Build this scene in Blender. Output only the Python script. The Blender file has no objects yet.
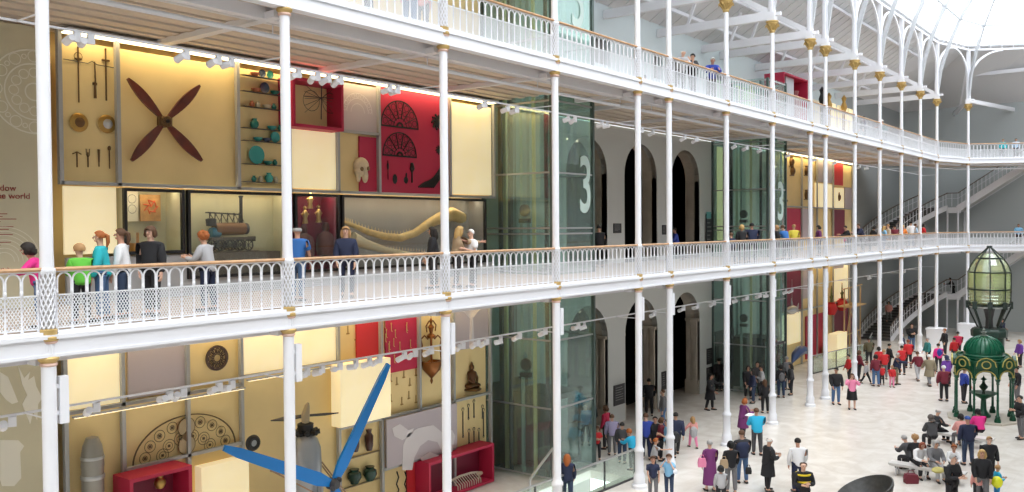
import bpy, bmesh, math, random
from mathutils import Vector, Matrix
random.seed(7)
S = bpy.context.scene
COL = S.collection
PI = math.pi

# ---------------------------------------------------------------- camera
YAW, PITCH, ROLL, FPX, CZ = 0.66210550, 0.02161162, -0.00726043, 878.452, 9.0
_f = Vector((math.cos(YAW)*math.cos(PITCH), math.sin(YAW)*math.cos(PITCH), -math.sin(PITCH)))
_r = Vector((math.sin(YAW), -math.cos(YAW), 0)); _u = _r.cross(_f)
RT = _r*math.cos(ROLL) + _u*math.sin(ROLL); UP = _u*math.cos(ROLL) - _r*math.sin(ROLL)
cam = bpy.data.cameras.new('camera'); cam_o = bpy.data.objects.new('camera', cam); COL.objects.link(cam_o)
cam.sensor_width = 36; cam.lens = 36*FPX/1024; cam.clip_end = 400; cam.clip_start = .1
M4 = Matrix((RT, UP, -_f)).transposed().to_4x4(); M4.translation = (0, 0, CZ)
cam_o.matrix_world = M4
S.camera = cam_o
def _ray(px, py): return _f + RT*((px-512)/FPX) - UP*((py-246)/FPX)
def PY(px, py, Y): d = _ray(px, py); k = Y/d.y; return Vector((d.x*k, Y, CZ+d.z*k))      # point of the plane y = Y
def PZ(px, py, z=0.): d = _ray(px, py); k = (z-CZ)/d.z; return Vector((d.x*k, d.y*k, z))  # point of the level z
def PX(px, py, X): d = _ray(px, py); k = X/d.x; return Vector((X, d.y*k, CZ+d.z*k))

# ---------------------------------------------------------------- world, light, exposure
w = bpy.data.worlds.new('sky'); S.world = w; w.use_nodes = True
bg = w.node_tree.nodes['Background']; bg.inputs[0].default_value = (0.93, 0.97, 1.0, 1); bg.inputs[1].default_value = 3.1
sun = bpy.data.lights.new('daylight_sun', 'SUN'); sun.energy = 2.5; sun.angle = math.radians(50); sun.color = (1, .98, .95)
so = bpy.data.objects.new('daylight_sun', sun); COL.objects.link(so); so.rotation_euler = (math.radians(-48), math.radians(12), 0)
so.rotation_euler = Vector((0.2, 0.45, -1)).to_track_quat('-Z', 'Y').to_euler()
S.view_settings.view_transform = 'Standard'; S.view_settings.look = 'None'
S.view_settings.gamma = 1; S.view_settings.use_curve_mapping = False
S.view_settings.exposure = 0.12
S.cycles.use_denoising = True
S.cycles.max_bounces = 8; S.cycles.transparent_max_bounces = 24; S.cycles.caustics_reflective = False; S.cycles.caustics_refractive = False

# ---------------------------------------------------------------- materials
_mats = {}
def mat(col, rough=.6, metal=0., emit=0., key=None, noise=0., nscale=4., spec=None, bump=0.):
    k = (col, rough, metal, emit, noise, nscale, bump)
    if k in _mats: return _mats[k]
    m = bpy.data.materials.new(key or 'surface'); m.use_nodes = True
    nt = m.node_tree; b = nt.nodes['Principled BSDF']
    b.inputs['Base Color'].default_value = (*col, 1); b.inputs['Roughness'].default_value = rough
    b.inputs['Metallic'].default_value = metal
    if spec is not None: b.inputs['Specular IOR Level'].default_value = spec
    if emit:
        b.inputs['Emission Color'].default_value = (*col, 1); b.inputs['Emission Strength'].default_value = emit
    if noise or bump:
        tc = nt.nodes.new('ShaderNodeTexCoord'); n = nt.nodes.new('ShaderNodeTexNoise'); n.inputs['Scale'].default_value = nscale
        n.inputs['Detail'].default_value = 5; nt.links.new(tc.outputs['Object'], n.inputs['Vector'])
        if noise:
            r = nt.nodes.new('ShaderNodeValToRGB'); r.color_ramp.elements[0].position = .3; r.color_ramp.elements[1].position = .7
            r.color_ramp.elements[0].color = (*[c*(1-noise) for c in col], 1); r.color_ramp.elements[1].color = (*[min(1, c*(1+noise*.5)) for c in col], 1)
            nt.links.new(n.outputs['Fac'], r.inputs['Fac']); nt.links.new(r.outputs['Color'], b.inputs['Base Color'])
            if emit: nt.links.new(r.outputs['Color'], b.inputs['Emission Color'])
        if bump:
            bp = nt.nodes.new('ShaderNodeBump'); bp.inputs['Strength'].default_value = bump
            nt.links.new(n.outputs['Fac'], bp.inputs['Height']); nt.links.new(bp.outputs['Normal'], b.inputs['Normal'])
    _mats[k] = m; return m
def glass_mat(col, alpha, gloss=.08, key='glass', rough=.03):
    m = bpy.data.materials.new(key); m.use_nodes = True; nt = m.node_tree; nt.nodes.clear()
    o = nt.nodes.new('ShaderNodeOutputMaterial'); t = nt.nodes.new('ShaderNodeBsdfTransparent'); t.inputs[0].default_value = (*col, 1)
    g = nt.nodes.new('ShaderNodeBsdfGlossy'); g.inputs['Roughness'].default_value = rough; g.inputs[0].default_value = (.9, 1, .97, 1)
    d = nt.nodes.new('ShaderNodeBsdfDiffuse'); d.inputs[0].default_value = (*[min(1, c) for c in col], 1)
    m1 = nt.nodes.new('ShaderNodeMixShader'); m1.inputs[0].default_value = gloss
    m2 = nt.nodes.new('ShaderNodeMixShader'); m2.inputs[0].default_value = alpha
    nt.links.new(t.outputs[0], m1.inputs[1]); nt.links.new(g.outputs[0], m1.inputs[2])
    nt.links.new(m1.outputs[0], m2.inputs[1]); nt.links.new(d.outputs[0], m2.inputs[2]); nt.links.new(m2.outputs[0], o.inputs[0])
    return m
WHITE = mat((.80, .81, .86), .45, key='white_paint')
WHITE2 = mat((.80, .82, .86), .5, key='white_iron_mesh')
GOLD = mat((.55, .38, .14), .4, .25, key='gilding')
ROSE = mat((.72, .50, .42), .5, key='rose_paint')
WOOD = mat((.52, .30, .15), .4, key='oak_handrail', noise=.25, nscale=6)
WALL = mat((.66, .68, .67), .8, key='grey_plaster')
WALLD = mat((.30, .32, .32), .8, key='dark_grey_plaster')
WALLB = mat((.56, .62, .64), .8, key='blue_grey_plaster')
REVEAL = mat((.56, .50, .42), .8, key='stone_reveal', noise=.12, nscale=2)
BLACK = mat((.012, .012, .014), .5, key='black')
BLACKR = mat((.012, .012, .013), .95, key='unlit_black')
DARK = mat((.05, .05, .055), .5, key='dark_metal')
STEEL = mat((.50, .51, .52), .35, .7, key='steel')
GREYM = mat((.42, .43, .44), .5, .2, key='grey_frame')
CREAM = mat((.86, .68, .34), .8, key='cream_board', noise=.06, nscale=1)
LIGHTBOX = mat((1., .84, .52), .7, 0, .42, key='backlit_cream_panel', noise=.10, nscale=1.2)
COVE = mat((1., .76, .38), .7, 0, 6.5, key='warm_cove_light')
LILAC = mat((.52, .46, .49), .7, key='lilac_panel')
LILACP = mat((.70, .66, .67), .7, key='lilac_print')
OLIVE = mat((.62, .58, .42), .7, key='olive_panel', noise=.1, nscale=.6)
OLIVEP = mat((.80, .78, .68), .7, key='olive_print')
CRIM = mat((.50, .02, .07), .55, key='crimson')
MAROON = mat((.20, .01, .04), .55, key='maroon')
RED = mat((.62, .03, .04), .55, key='red')
SOFF = mat((.72, .63, .54), .7, key='soffit_boards')
SOFFD = mat((.50, .45, .40), .7, key='soffit_boards_shadow_gap')
BRONZE = mat((.16, .09, .04), .4, .6, key='bronze')
GREEN = mat((.006, .07, .035), .28, key='green_cast_iron')
GLEAF = mat((.50, .42, .12), .4, .3, key='gold_leaf')
LGLASS = glass_mat((.84, .95, .93), .05, .10, 'lift_glass')
CGLASS = glass_mat((.97, .98, .97), .0, .04, 'case_glass')
GUARD = glass_mat((.86, .94, .90), .06, .10, 'guard_glass')
LENS = glass_mat((.90, .95, .66), .2, .18, 'lens_glass', .1)
SKY = glass_mat((.98, .99, 1.), .12, .01, 'roof_glass')
# marble floor
def floor_mat():
    m = bpy.data.materials.new('marble_floor'); m.use_nodes = True; nt = m.node_tree; b = nt.nodes['Principled BSDF']
    tc = nt.nodes.new('ShaderNodeTexCoord')
    n = nt.nodes.new('ShaderNodeTexNoise'); n.inputs['Scale'].default_value = .9; n.inputs['Detail'].default_value = 8; n.inputs['Distortion'].default_value = 1.2
    r = nt.nodes.new('ShaderNodeValToRGB'); r.color_ramp.elements[0].position = .35; r.color_ramp.elements[1].position = .65
    r.color_ramp.elements[0].color = (.68, .63, .575, 1); r.color_ramp.elements[1].color = (.80, .765, .72, 1)
    bt = nt.nodes.new('ShaderNodeTexBrick'); bt.inputs['Scale'].default_value = .55; bt.inputs['Mortar Size'].default_value = .006
    bt.inputs['Color1'].default_value = (1, 1, 1, 1); bt.inputs['Color2'].default_value = (.965, .955, .94, 1); bt.inputs['Mortar'].default_value = (.93, .92, .90, 1)
    mx = nt.nodes.new('ShaderNodeMix'); mx.data_type = 'RGBA'; mx.blend_type = 'MULTIPLY'; mx.inputs[0].default_value = .8
    nt.links.new(tc.outputs['Object'], n.inputs['Vector']); nt.links.new(n.outputs['Fac'], r.inputs['Fac']); nt.links.new(tc.outputs['Object'], bt.inputs['Vector'])
    nt.links.new(r.outputs['Color'], mx.inputs[6]); nt.links.new(bt.outputs['Color'], mx.inputs[7]); nt.links.new(mx.outputs[2], b.inputs['Base Color'])
    b.inputs['Roughness'].default_value = .25; b.inputs['Specular IOR Level'].default_value = .35
    return m
FLOOR = floor_mat()

# ---------------------------------------------------------------- mesh helpers
class MB:
    def __init__(s): s.v = []; s.f = []
    def add(s, vs, fs):
        n = len(s.v); s.v += [tuple(v) for v in vs]; s.f += [tuple(i+n for i in f) for f in fs]; return s
    def box(s, x0, x1, y0, y1, z0, z1):
        return s.add([(x0,y0,z0),(x1,y0,z0),(x1,y1,z0),(x0,y1,z0),(x0,y0,z1),(x1,y0,z1),(x1,y1,z1),(x0,y1,z1)],
                     [(0,3,2,1),(4,5,6,7),(0,1,5,4),(1,2,6,5),(2,3,7,6),(3,0,4,7)])
    def bar(s, a, b, w_, h_, up=(0,0,1)):
        a, b = Vector(a), Vector(b); d = (b-a).normalized(); up = Vector(up)
        if abs(d.dot(up)) > .98: up = Vector((0,1,0)) if abs(d.y) < .9 else Vector((1,0,0))
        r = d.cross(up).normalized(); u = r.cross(d)
        vs = [p + r*sx*w_/2 + u*sz*h_/2 for p in (a, b) for sx, sz in ((-1,-1),(1,-1),(1,1),(-1,1))]
        return s.add(vs, [(0,3,2,1),(4,5,6,7),(0,1,5,4),(1,2,6,5),(2,3,7,6),(3,0,4,7)][::1])
    def tube(s, pts, rad, n=8, cap=True):
        pts = [Vector(p) for p in pts]; N = len(pts)
        rs = rad if isinstance(rad, (list, tuple)) else [rad]*N
        ref = None; rings = []
        for i, p in enumerate(pts):
            d = (pts[min(i+1, N-1)] - pts[max(i-1, 0)])
            if d.length < 1e-9: d = Vector((0,0,1))
            d.normalize()
            if ref is None: ref = Vector((0,0,1)) if abs(d.z) < .9 else Vector((1,0,0))
            r = d.cross(ref)
            if r.length < 1e-4: r = d.cross(Vector((0,1,0)))
            r.normalize(); u = r.cross(d); ref = u
            rings.append([p + (r*math.cos(2*PI*k/n) + u*math.sin(2*PI*k/n))*rs[i] for k in range(n)])
        vs = [v for R in rings for v in R]; fs = []
        for i in range(N-1):
            for k in range(n): fs.append((i*n+k, i*n+(k+1) % n, (i+1)*n+(k+1) % n, (i+1)*n+k))
        if cap: fs.append(tuple(range(n))[::-1]); fs.append(tuple((N-1)*n+k for k in range(n)))
        return s.add(vs, fs)
    def lathe(s, prof, n=16, c=(0,0,0), axis='z', a0=0., a1=2*PI):
        full = abs(a1-a0-2*PI) < 1e-6; m = n if full else n+1; vs = []; fs = []
        for (r, z) in prof:
            for k in range(m):
                a = a0 + (a1-a0)*k/n
                if axis == 'z': v = (c[0]+r*math.cos(a), c[1]+r*math.sin(a), c[2]+z)
                elif axis == 'y': v = (c[0]+r*math.cos(a), c[1]+z, c[2]+r*math.sin(a))
                else: v = (c[0]+z, c[1]+r*math.cos(a), c[2]+r*math.sin(a))
                vs.append(v)
        P_ = len(prof)
        for i in range(P_-1):
            for k in range(n): fs.append((i*m+k, i*m+(k+1) % m, (i+1)*m+(k+1) % m, (i+1)*m+k))
        full = full and prof[0] != prof[-1]
        if full and prof[0][0] > 1e-6: fs.append(tuple(range(n))[::-1])
        if full and prof[-1][0] > 1e-6: fs.append(tuple((P_-1)*m+k for k in range(n)))
        return s.add(vs, fs)
    def prism(s, poly, y0, y1, axis='y'):      # poly of (x,z) extruded over y  (axis 'x': (y,z) over x; 'z': (x,y) over z)
        n = len(poly)
        T = {'y': lambda a, b, t: (a, t, b), 'x': lambda a, b, t: (t, a, b), 'z': lambda a, b, t: (a, b, t)}[axis]
        vs = [T(a, b, y0) for a, b in poly] + [T(a, b, y1) for a, b in poly]
        fs = [tuple(range(n)), tuple(range(n, 2*n))[::-1]] + [(i, n+i, n+(i+1) % n, (i+1) % n) for i in range(n)]
        return s.add(vs, fs)
    def ell(s, c, r, n=12, m=8, rot=None):
        vs = []; fs = []
        for i in range(m+1):
            t = PI*i/m
            for k in range(n):
                a = 2*PI*k/n; v = Vector((r[0]*math.sin(t)*math.cos(a), r[1]*math.sin(t)*math.sin(a), r[2]*math.cos(t)))
                if rot: v = rot @ v
                vs.append(v + Vector(c))
        for i in range(m):
            for k in range(n): fs.append((i*n+k, (i+1)*n+k, (i+1)*n+(k+1) % n, i*n+(k+1) % n))
        return s.add(vs, fs)
    def mesh(s, name, m=None, smooth=False):
        me = bpy.data.meshes.new(name); me.from_pydata(s.v, [], s.f)
        bm = bmesh.new(); bm.from_mesh(me); bmesh.ops.remove_doubles(bm, verts=bm.verts, dist=1e-5); bmesh.ops.recalc_face_normals(bm, faces=bm.faces)
        bm.to_mesh(me); bm.free()
        if smooth:
            for p in me.polygons: p.use_smooth = True
            try: me.set_sharp_from_angle(angle=math.radians(42))
            except Exception: pass
        me.materials.append(m); return me
    def obj(s, name, m, parent=None, smooth=False): return link(name, s.mesh(name, m, smooth), parent)
def link(name, me, parent=None, loc=None, rz=0):
    o = bpy.data.objects.new(name, me); COL.objects.link(o)
    if parent is not None: o.parent = parent
    if loc is not None: o.location = loc
    if rz: o.rotation_euler[2] = rz
    return o
def tag(o, label, cat, group=None, kind=None):
    o['label'] = label; o['category'] = cat
    if group: o['group'] = group
    if kind: o['kind'] = kind
    return o
def thing(name, label, cat, loc=(0,0,0), rz=0, group=None):
    return tag(link(name, None, None, loc, rz), label, cat, group)
def struct(name, mb, m, label=None, smooth=False):
    o = mb.obj(name, m, None, smooth); o['kind'] = 'structure'
    if label: o['label'] = label
    return o
ORD = ['first','second','third','fourth','fifth','sixth','seventh','eighth','ninth','tenth','eleventh','twelfth','thirteenth','fourteenth','fifteenth','sixteenth','seventeenth','eighteenth','nineteenth','twentieth']

# ---------------------------------------------------------------- plan
YC = 15.07; BAY = 4.903; GAP = 2.246; X0 = 6.752
ZR, ZG, ZUR, ZUG = 8.373, 7.237, 15.115, 13.94      # rail / slab ring, middle and upper gallery
COLS = []
x = X0 - BAY
for stp in (0, BAY, BAY, BAY, BAY, BAY, GAP, BAY, BAY, BAY, GAP, BAY, BAY, BAY, BAY, BAY):
    x += stp; COLS.append((x, YC))
COLS += [(74.55, 13.83), (77.1, 9.7), (77.1, 4.8)]
YW = 20.85; XE = 83.0
LIFTS = [(25.0, 27.6), (44.5, 47.0)]; YL = 17.7

# ================================================================ STRUCTURE
fl = MB()
HX0, HX1, HY0, HY1 = 17.5, 27.2, 16.2, 17.6      # stair well by the glass guard
for x0, x1, y0, y1 in ((-6, HX0, -4, 24), (HX1, 90, -4, 24), (HX0, HX1, -4, HY0), (HX0, HX1, HY1, 24)): fl.box(x0-(6 if x0 == -6 else 0), x1, y0-(2.2 if y0 == -4 else 0), y1, -.3, 0)
struct('floor', fl, FLOOR, 'pale marble floor of the hall')
struct('trim_11', MB().box(HX0-.1, HX1+.1, HY0-.1, HY1+.1, -3.3, -3.0).box(HX0-.1, HX0, HY0, HY1, -3, -.3).box(HX0, HX1, HY1, HY1+.1, -3, -.3), mat((.35, .34, .32), .7))

# arched back wall (left side of the hall)
def arch_poly(xc, hw, z0, zs, ztop, n=14):
    pts = [(xc-hw, z0), (xc-hw, zs)]
    for i in range(1, n):
        a = PI - PI*i/n; pts.append((xc+hw*math.cos(a), zs+(ztop-zs)*math.sin(a)))
    pts += [(xc+hw, zs), (xc+hw, z0)]; return pts
ARCH = [(32.1, 1.62), (36.78, 1.55), (41.4, 1.58)]
def arched_wall(zb, zt, zs, ztop, name, m):
    mb = MB(); prev = 27.7
    for xc, hw in ARCH:
        mb.box(prev, xc-hw, YW, YW+.3, zb, zt)
        P_ = arch_poly(xc, hw, zb, zs, ztop)[1:-1]
        for (xa, za), (xb, zb_) in zip(P_[:-1], P_[1:]):
            if xb-xa > 1e-4: mb.prism([(xa, za), (xb, zb_), (xb, zt), (xa, zt)], YW, YW+.3)
        prev = xc+hw
    mb.box(prev, 52.3, YW, YW+.3, zb, zt)
    return struct(name, mb, m)
arched_wall(0, 6.86, 3.95, 5.55, 'wall_left', WALL)
arched_wall(7.3, 13.56, 11.35, 12.9, 'wall_left_upper', WALL)
rv = MB(); bk = MB()
for (zb, zs, zt) in ((0, 3.95, 5.55), (7.3, 11.35, 12.9)):
    for xc, hw in ARCH:
        P_ = arch_poly(xc, hw, zb, zs, zt); Q_ = arch_poly(xc, hw+.12, zb, zs, zt+.12)
        for i in range(len(P_)-1):
            (a, b), (c, d) = P_[i], P_[i+1]; (e, f), (g, h) = Q_[i], Q_[i+1]
            y0, y1 = YW+.02, YW+.82
            rv.add([(a,y0,b),(c,y0,d),(c,y1,d),(a,y1,b),(e,y0,f),(g,y0,h),(g,y1,h),(e,y1,f)], [(0,1,2,3),(4,7,6,5),(0,4,5,1),(3,2,6,7)])
struct('trim_1', rv, REVEAL, 'stone coloured reveals of the arched doorways')
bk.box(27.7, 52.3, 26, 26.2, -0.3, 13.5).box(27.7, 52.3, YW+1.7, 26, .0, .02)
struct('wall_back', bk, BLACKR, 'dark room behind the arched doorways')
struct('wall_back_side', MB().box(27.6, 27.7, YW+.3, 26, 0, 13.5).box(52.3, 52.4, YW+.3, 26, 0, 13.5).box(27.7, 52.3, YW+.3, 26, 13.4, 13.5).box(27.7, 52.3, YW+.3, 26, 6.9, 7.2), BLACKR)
# the opposite side of the hall, behind and beside the camera
OPP = mat((.55, .55, .53), .8)
struct('wall_right', MB().box(-12, XE, -6.2, -6, 0, 18.9), OPP)
struct('wall_front', MB().box(-12.2, -12, -6.2, YW+.3, 0, 22.5), OPP)
struct('floor_right', MB().box(-12, 70, -6, -.9, 7.0, 7.3).box(-12, 70, -6, -.9, 13.6, 13.95), OPP)
struct('ceiling_right', MB().prism([(-6, 18.85), (0, 22.5), (0, 22.62), (-6, 18.97)], -12, 78, 'x'), mat((.70, .71, .73), .7))
# pilasters at the ground floor arches
pl = MB()
for xc, hw in ARCH:
    for sx in (-1, 1):
        for yy in (YW+.12, YW+.5): pl.box(xc+sx*hw-sx*.10-.05, xc+sx*hw-sx*.10+.05, yy, yy+.2, 0, 3.95)
        pl.box(xc+sx*hw-.14, xc+sx*hw+.14, YW+.05, YW+.82, 0, .75); pl.box(xc+sx*hw-.12, xc+sx*hw+.12, YW+.05, YW+.82, 3.9, 4.05)
struct('trim_2', pl, REVEAL, 'stone pilasters and bases inside the ground floor arches')
# plain walls left behind the displays
struct('wall_left_display', MB().box(-6, 27.7, YW, YW+.3, 0, 18.9), CREAM)
struct('wall_left_far', MB().box(52.3, 67.6, YW, YW+.3, 0, 13.6), CREAM)
struct('wall_left_end', MB().box(67.6, XE, YW, YW+.3, 0, 18.9), WALLD, 'dark grey side wall beside the stairs')
struct('wall_end', MB().box(XE, XE+.3, -4, YW+.3, 0, 24), mat((.44, .48, .49), .8), 'blue grey end wall')
# top storey wall with openings
tw = MB(); wins = [(32.4, 34.0), (38.0, 38.9), (39.6, 41.2), (44.4, 45.8)]
prev = 27.7
for a, b in wins:
    tw.box(prev, a, YW, YW+.3, 14, 18.9); tw.box(a, b, YW, YW+.3, 14, 16.2); tw.box(a, b, YW, YW+.3, 17.35, 18.9); prev = b
tw.box(prev, 67.6, YW, YW+.3, 14, 18.9)
struct('wall_top', tw, mat((.62, .70, .73), .8), 'pale blue wall of the top gallery')
for i, (a, b) in enumerate(wins):
    struct('window_%d' % (i+1), MB().box(a, b, YW+.26, YW+.3, 16.2, 17.35).box(a+.05, a+.12, YW+.2, YW+.26, 16.2, 17.35), mat((.2, .2, .2), .6))
# gallery slabs with notches for the lifts
def slab(z0, z1, name, m, zoff=0):
    mb = MB().box(-6, 70.08, YC-.02, YL-.1, z0, z1)
    for a, b in ((-6, 24.9), (27.7, 44.4), (47.1, 70.08)): mb.box(a, b, YL-.1, YW, z0, z1)
    return mb
def apse(mb, z0, z1):
    poly = [(70.08, YC), (74.55, 13.83), (77.1, 9.7), (77.1, -2), (80.6, -2), (80.6, 13.6), (76.6, 17.2), (74, 18.2), (70.08, 20.85)]
    return mb.prism(poly, z0, z1, 'z')
apse(slab(6.9, 7.3, '', 0), 6.9, 7.3)
GF = mat((.55, .44, .36), .5, key='tan_gallery_floor')
struct('floor_middle', apse(slab(7.0, 7.32, '', 0), 7.0, 7.32), GF, 'middle gallery floor')
struct('floor_upper', apse(slab(13.7, 14.02, '', 0), 13.7, 14.02), GF, 'upper gallery floor')
# soffits: long boards with recessed gaps and cross beams
def soffit(zb, name):
    mb = MB(); y = YC+1.0; k = 0
    while y < YW-.05:
        y2 = min(y+.30, YW)
        for a, b in (((-6, 70.08),) if y2 < YL-.1 else ((-6, 24.9), (27.7, 44.4), (47.1, 70.08))):
            mb.box(a, b, y, y2-.05, zb+(.0 if k % 2 else .035), zb+.14)
        y += .30; k += 1
    apse(mb, zb+.02, zb+.14)
    return struct(name, mb, SOFF, 'boarded underside of the gallery')
soffit(6.86, 'ceiling_lower'); soffit(13.56, 'ceiling_upper')
def edge_beams(zg, name):
    mb = MB()
    pts = COLS
    for i in range(len(pts)-1):
        a, b = Vector((*pts[i], 0)), Vector((*pts[i+1], 0)); d = (b-a).normalized(); n = Vector((-d.y, d.x, 0))
        n = n if n.x*0+n.y > -1 else n
        if d.y < -.01: n = Vector((-d.y, d.x, 0))
        for off, w_, z0, z1 in ((0, .22, zg-.31, zg-.04), (-.0, .30, zg-.04, zg+.03), (0, .27, zg-.34, zg-.29), (.62, .22, zg-.50, zg-.2), (.98, .12, zg-.46, zg-.3)):
            p, q = a+n*off, b+n*off
            mb.bar((p.x, p.y, (z0+z1)/2), (q.x, q.y, (z0+z1)/2), w_, z1-z0)
    # cross beams
    for (cx, cy) in COLS[:16]:
        if any(l0-.1 < cx < l1+.1 for l0, l1 in LIFTS): y1 = YL-.12
        else: y1 = YW-.9
        mb.box(cx-.12, cx+.12, cy+.2, y1, zg-.50, zg-.36)
    return struct(name, mb, WHITE, 'white iron edge beam and cross beams of the gallery')
edge_beams(ZG, 'trim_3'); edge_beams(ZUG, 'trim_4')
# white service pipe under the upper slab
for i, zz in enumerate((13.22,)):
    mb = MB().tube([(-6, 16.0, zz), (70, 16.0, zz), (74.9, 14.7, zz), (78.0, 9.9, zz), (78.0, 4, zz)], .055, 8)
    for cx, cy in COLS[:16]: mb.tube([(cx+.4, 16.0, zz), (cx+.4, 16.0, zz+.33)], .015, 6)
    tag(mb.obj('service_pipe', WHITE, None, True), ('white pipe running along the underside of the upper gallery', 'white pipe running along the underside of the middle gallery')[i], 'pipe')

# ================================================================ COLUMNS
def col_meshes():
    D = {}
    r = .105
    D['lower'] = MB().lathe([(.26, 0), (.26, .10), (.20, .16), (.20, .42), (.17, .5), (.15, .55), (.15, 1.22), (.18, 1.26), (.18, 1.33), (.13, 1.40), (r+.012, 1.5), (r+.012, ZG-.45)], 16).mesh('shaft', WHITE, True)
    D['mid'] = MB().lathe([(r+.01, 8.36), (r, 8.6), (r, ZUG-.45)], 16).mesh('shaft', WHITE, True)
    D['top'] = MB().lathe([(r+.005, 15.1), (r-.008, 15.4), (r-.012, 17.7)], 16).mesh('shaft', WHITE, True)
    def collar(zg):
        a = MB().lathe([(r+.01, zg-.46), (.13, zg-.43), (.165, zg-.39), (.17, zg-.36), (.15, zg-.335), (.12, zg-.33)], 16).mesh('collar_ring', GOLD, True)
        b = MB()
        b.lathe([(.12, zg-.34), (.12, zg-.08)], 12)
        for k in range(12):
            t = 2*PI*k/12; b.tube([(.123*math.cos(t), .123*math.sin(t), zg-.33), (.123*math.cos(t), .123*math.sin(t), zg-.1)], .014, 5)
        b = b.mesh('fluted_drum', WHITE, True)
        c = MB().lathe([(.12, zg-.10), (.165, zg-.06), (.17, zg-.01), (.14, zg+.02), (.145, zg+.07), (.15, zg+.11), (.11, zg+.13)], 16).mesh('collar_ring', GOLD, True)
        h = MB().lathe([(.118, zg-.50), (.145, zg-.47), (.118, zg-.43)], 16).lathe([(.135, zg-.12), (.16, zg-.085), (.13, zg-.07)], 16).mesh('rose_band', ROSE, True)
        # open lattice sleeve over a slim core
        core = MB().lathe([(.085, zg+.1), (.085, zg+1.12)], 12).mesh('core', mat((.62, .60, .58), .7), True)
        l = MB()
        for s_ in (-1, 1):
            for k in range(10):
                pts = []
                for i in range(15):
                    t = i/14; an = 2*PI*k/10 + s_*t*PI*1.1; pts.append((.118*math.cos(an), .118*math.sin(an), zg+.13+t*.96))
                l.tube(pts, .013, 4)
        l.lathe([(.125, zg+1.05), (.135, zg+1.08), (.135, zg+1.12), (.11, zg+1.14)], 16)
        return a, b, c, h, core, l.mesh('lattice_sleeve', WHITE)
    D['c1'] = collar(ZG); D['c2'] = collar(ZUG)
    cap = MB().lathe([(r-.01, 17.60), (.13, 17.64), (.13, 17.70), (.11, 17.73), (.14, 17.82), (.22, 17.93), (.27, 18.0), (.24, 18.04), (.28, 18.07), (.28, 18.13), (.2, 18.15)], 16)
    for k in range(8):
        t = 2*PI*k/8; c_, s_ = math.cos(t), math.sin(t)
        cap.tube([(.12*c_, .12*s_, 17.72), (.2*c_, .2*s_, 17.86), (.30*c_, .30*s_, 17.95), (.33*c_, .33*s_, 17.90), (.29*c_, .29*s_, 17.87)], [.03, .035, .03, .02, .012], 5)
    D['cap'] = cap.mesh('capital', GOLD, True)
    D['box'] = MB().box(.15, .30, -.06, .06, 5.75, 6.55).box(.1, .16, -.03, .03, 6.35, 6.42).box(.1, .16, -.03, .03, 5.9, 5.97).mesh('light_box', WHITE)
    return D
CM = col_meshes()
def arm_mesh(sp, ang):       # curved bracket from a column halfway to its neighbour
    R_ = sp/2; zs = 22.15-R_*1.0; mb = MB(); pts = []
    for i in range(13):
        a = PI/2*i/12; pts.append((R_*(1-math.cos(a)) + .06, zs + R_*math.sin(a)))
    ca, sa = math.cos(ang), math.sin(ang)
    P3 = [Vector((ca*p, sa*p, z)) for p, z in [(.06, 18.3)] + pts]
    for i in range(len(P3)-1): mb.bar(P3[i], P3[i+1], .10, .20 - .008*i, up=(0, 0, 1) if abs((P3[i+1]-P3[i]).normalized().z) < .9 else (ca, sa, 0))
    return mb
NAMED = [(2, 'column nearest the left edge of the photo'), ]
for i, (cx, cy) in enumerate(COLS):
    if i == 0 or i > 17: lab = 'white cast iron gallery column outside the left edge'
    n_ = i-1
    lab = 'slim white cast iron gallery column with gilt rings, %s from the left' % (ORD[n_] if 0 <= n_ < 16 else 'beyond the last')
    if i == 1: lab = 'slim white iron column nearest the camera, at the far left in front of the text wall'
    if i == 15: lab = 'slim white iron column where the long gallery begins to curve, left of the lighthouse lens'
    if i == 16: lab = 'slim white iron column on the curved end of the gallery, just behind the lighthouse lens'
    if i == 5: lab = 'slim white iron column at the glass guard, left one of the near close-set pair'
    if i == 6: lab = 'slim white iron column by the middle arch, right one of the near close-set pair'
    if i == 10: lab = 'slim white iron column, left one of the far close-set pair'
    if i == 11: lab = 'slim white iron column, right one of the far close-set pair'
    if i in (0, 17, 18): continue      # outside the frame
    t = thing('gallery_column', lab, 'column', (cx, cy, 0), 0, 'gallery columns')
    link('lower_shaft', CM['lower'], t); link('middle_shaft', CM['mid'], t); link('upper_shaft', CM['top'], t)
    for c in (CM['c1'], CM['c2']):
        for me in c: link(me.name.split('.')[0], me, t)
    link('capital', CM['cap'], t); link('light_box', CM['box'], t)['label'] = 'white box light clamped to the lower shaft'
    br = MB().bar((0, 0, 18.1), (0, 0, 22.3), .20, .26).box(-.17, .17, -.17, .17, 18.13, 18.5)
    for j in (i-1, i+1):
        nx, ny = COLS[j]; sp = math.hypot(nx-cx, ny-cy); an = math.atan2(ny-cy, nx-cx)
        m2 = arm_mesh(sp, an); br.add(m2.v, m2.f)
    br.box(-.08, .08, -.4, -.1, 18.35, 18.5)
    br.obj('arch_bracket', WHITE, t)
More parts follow.
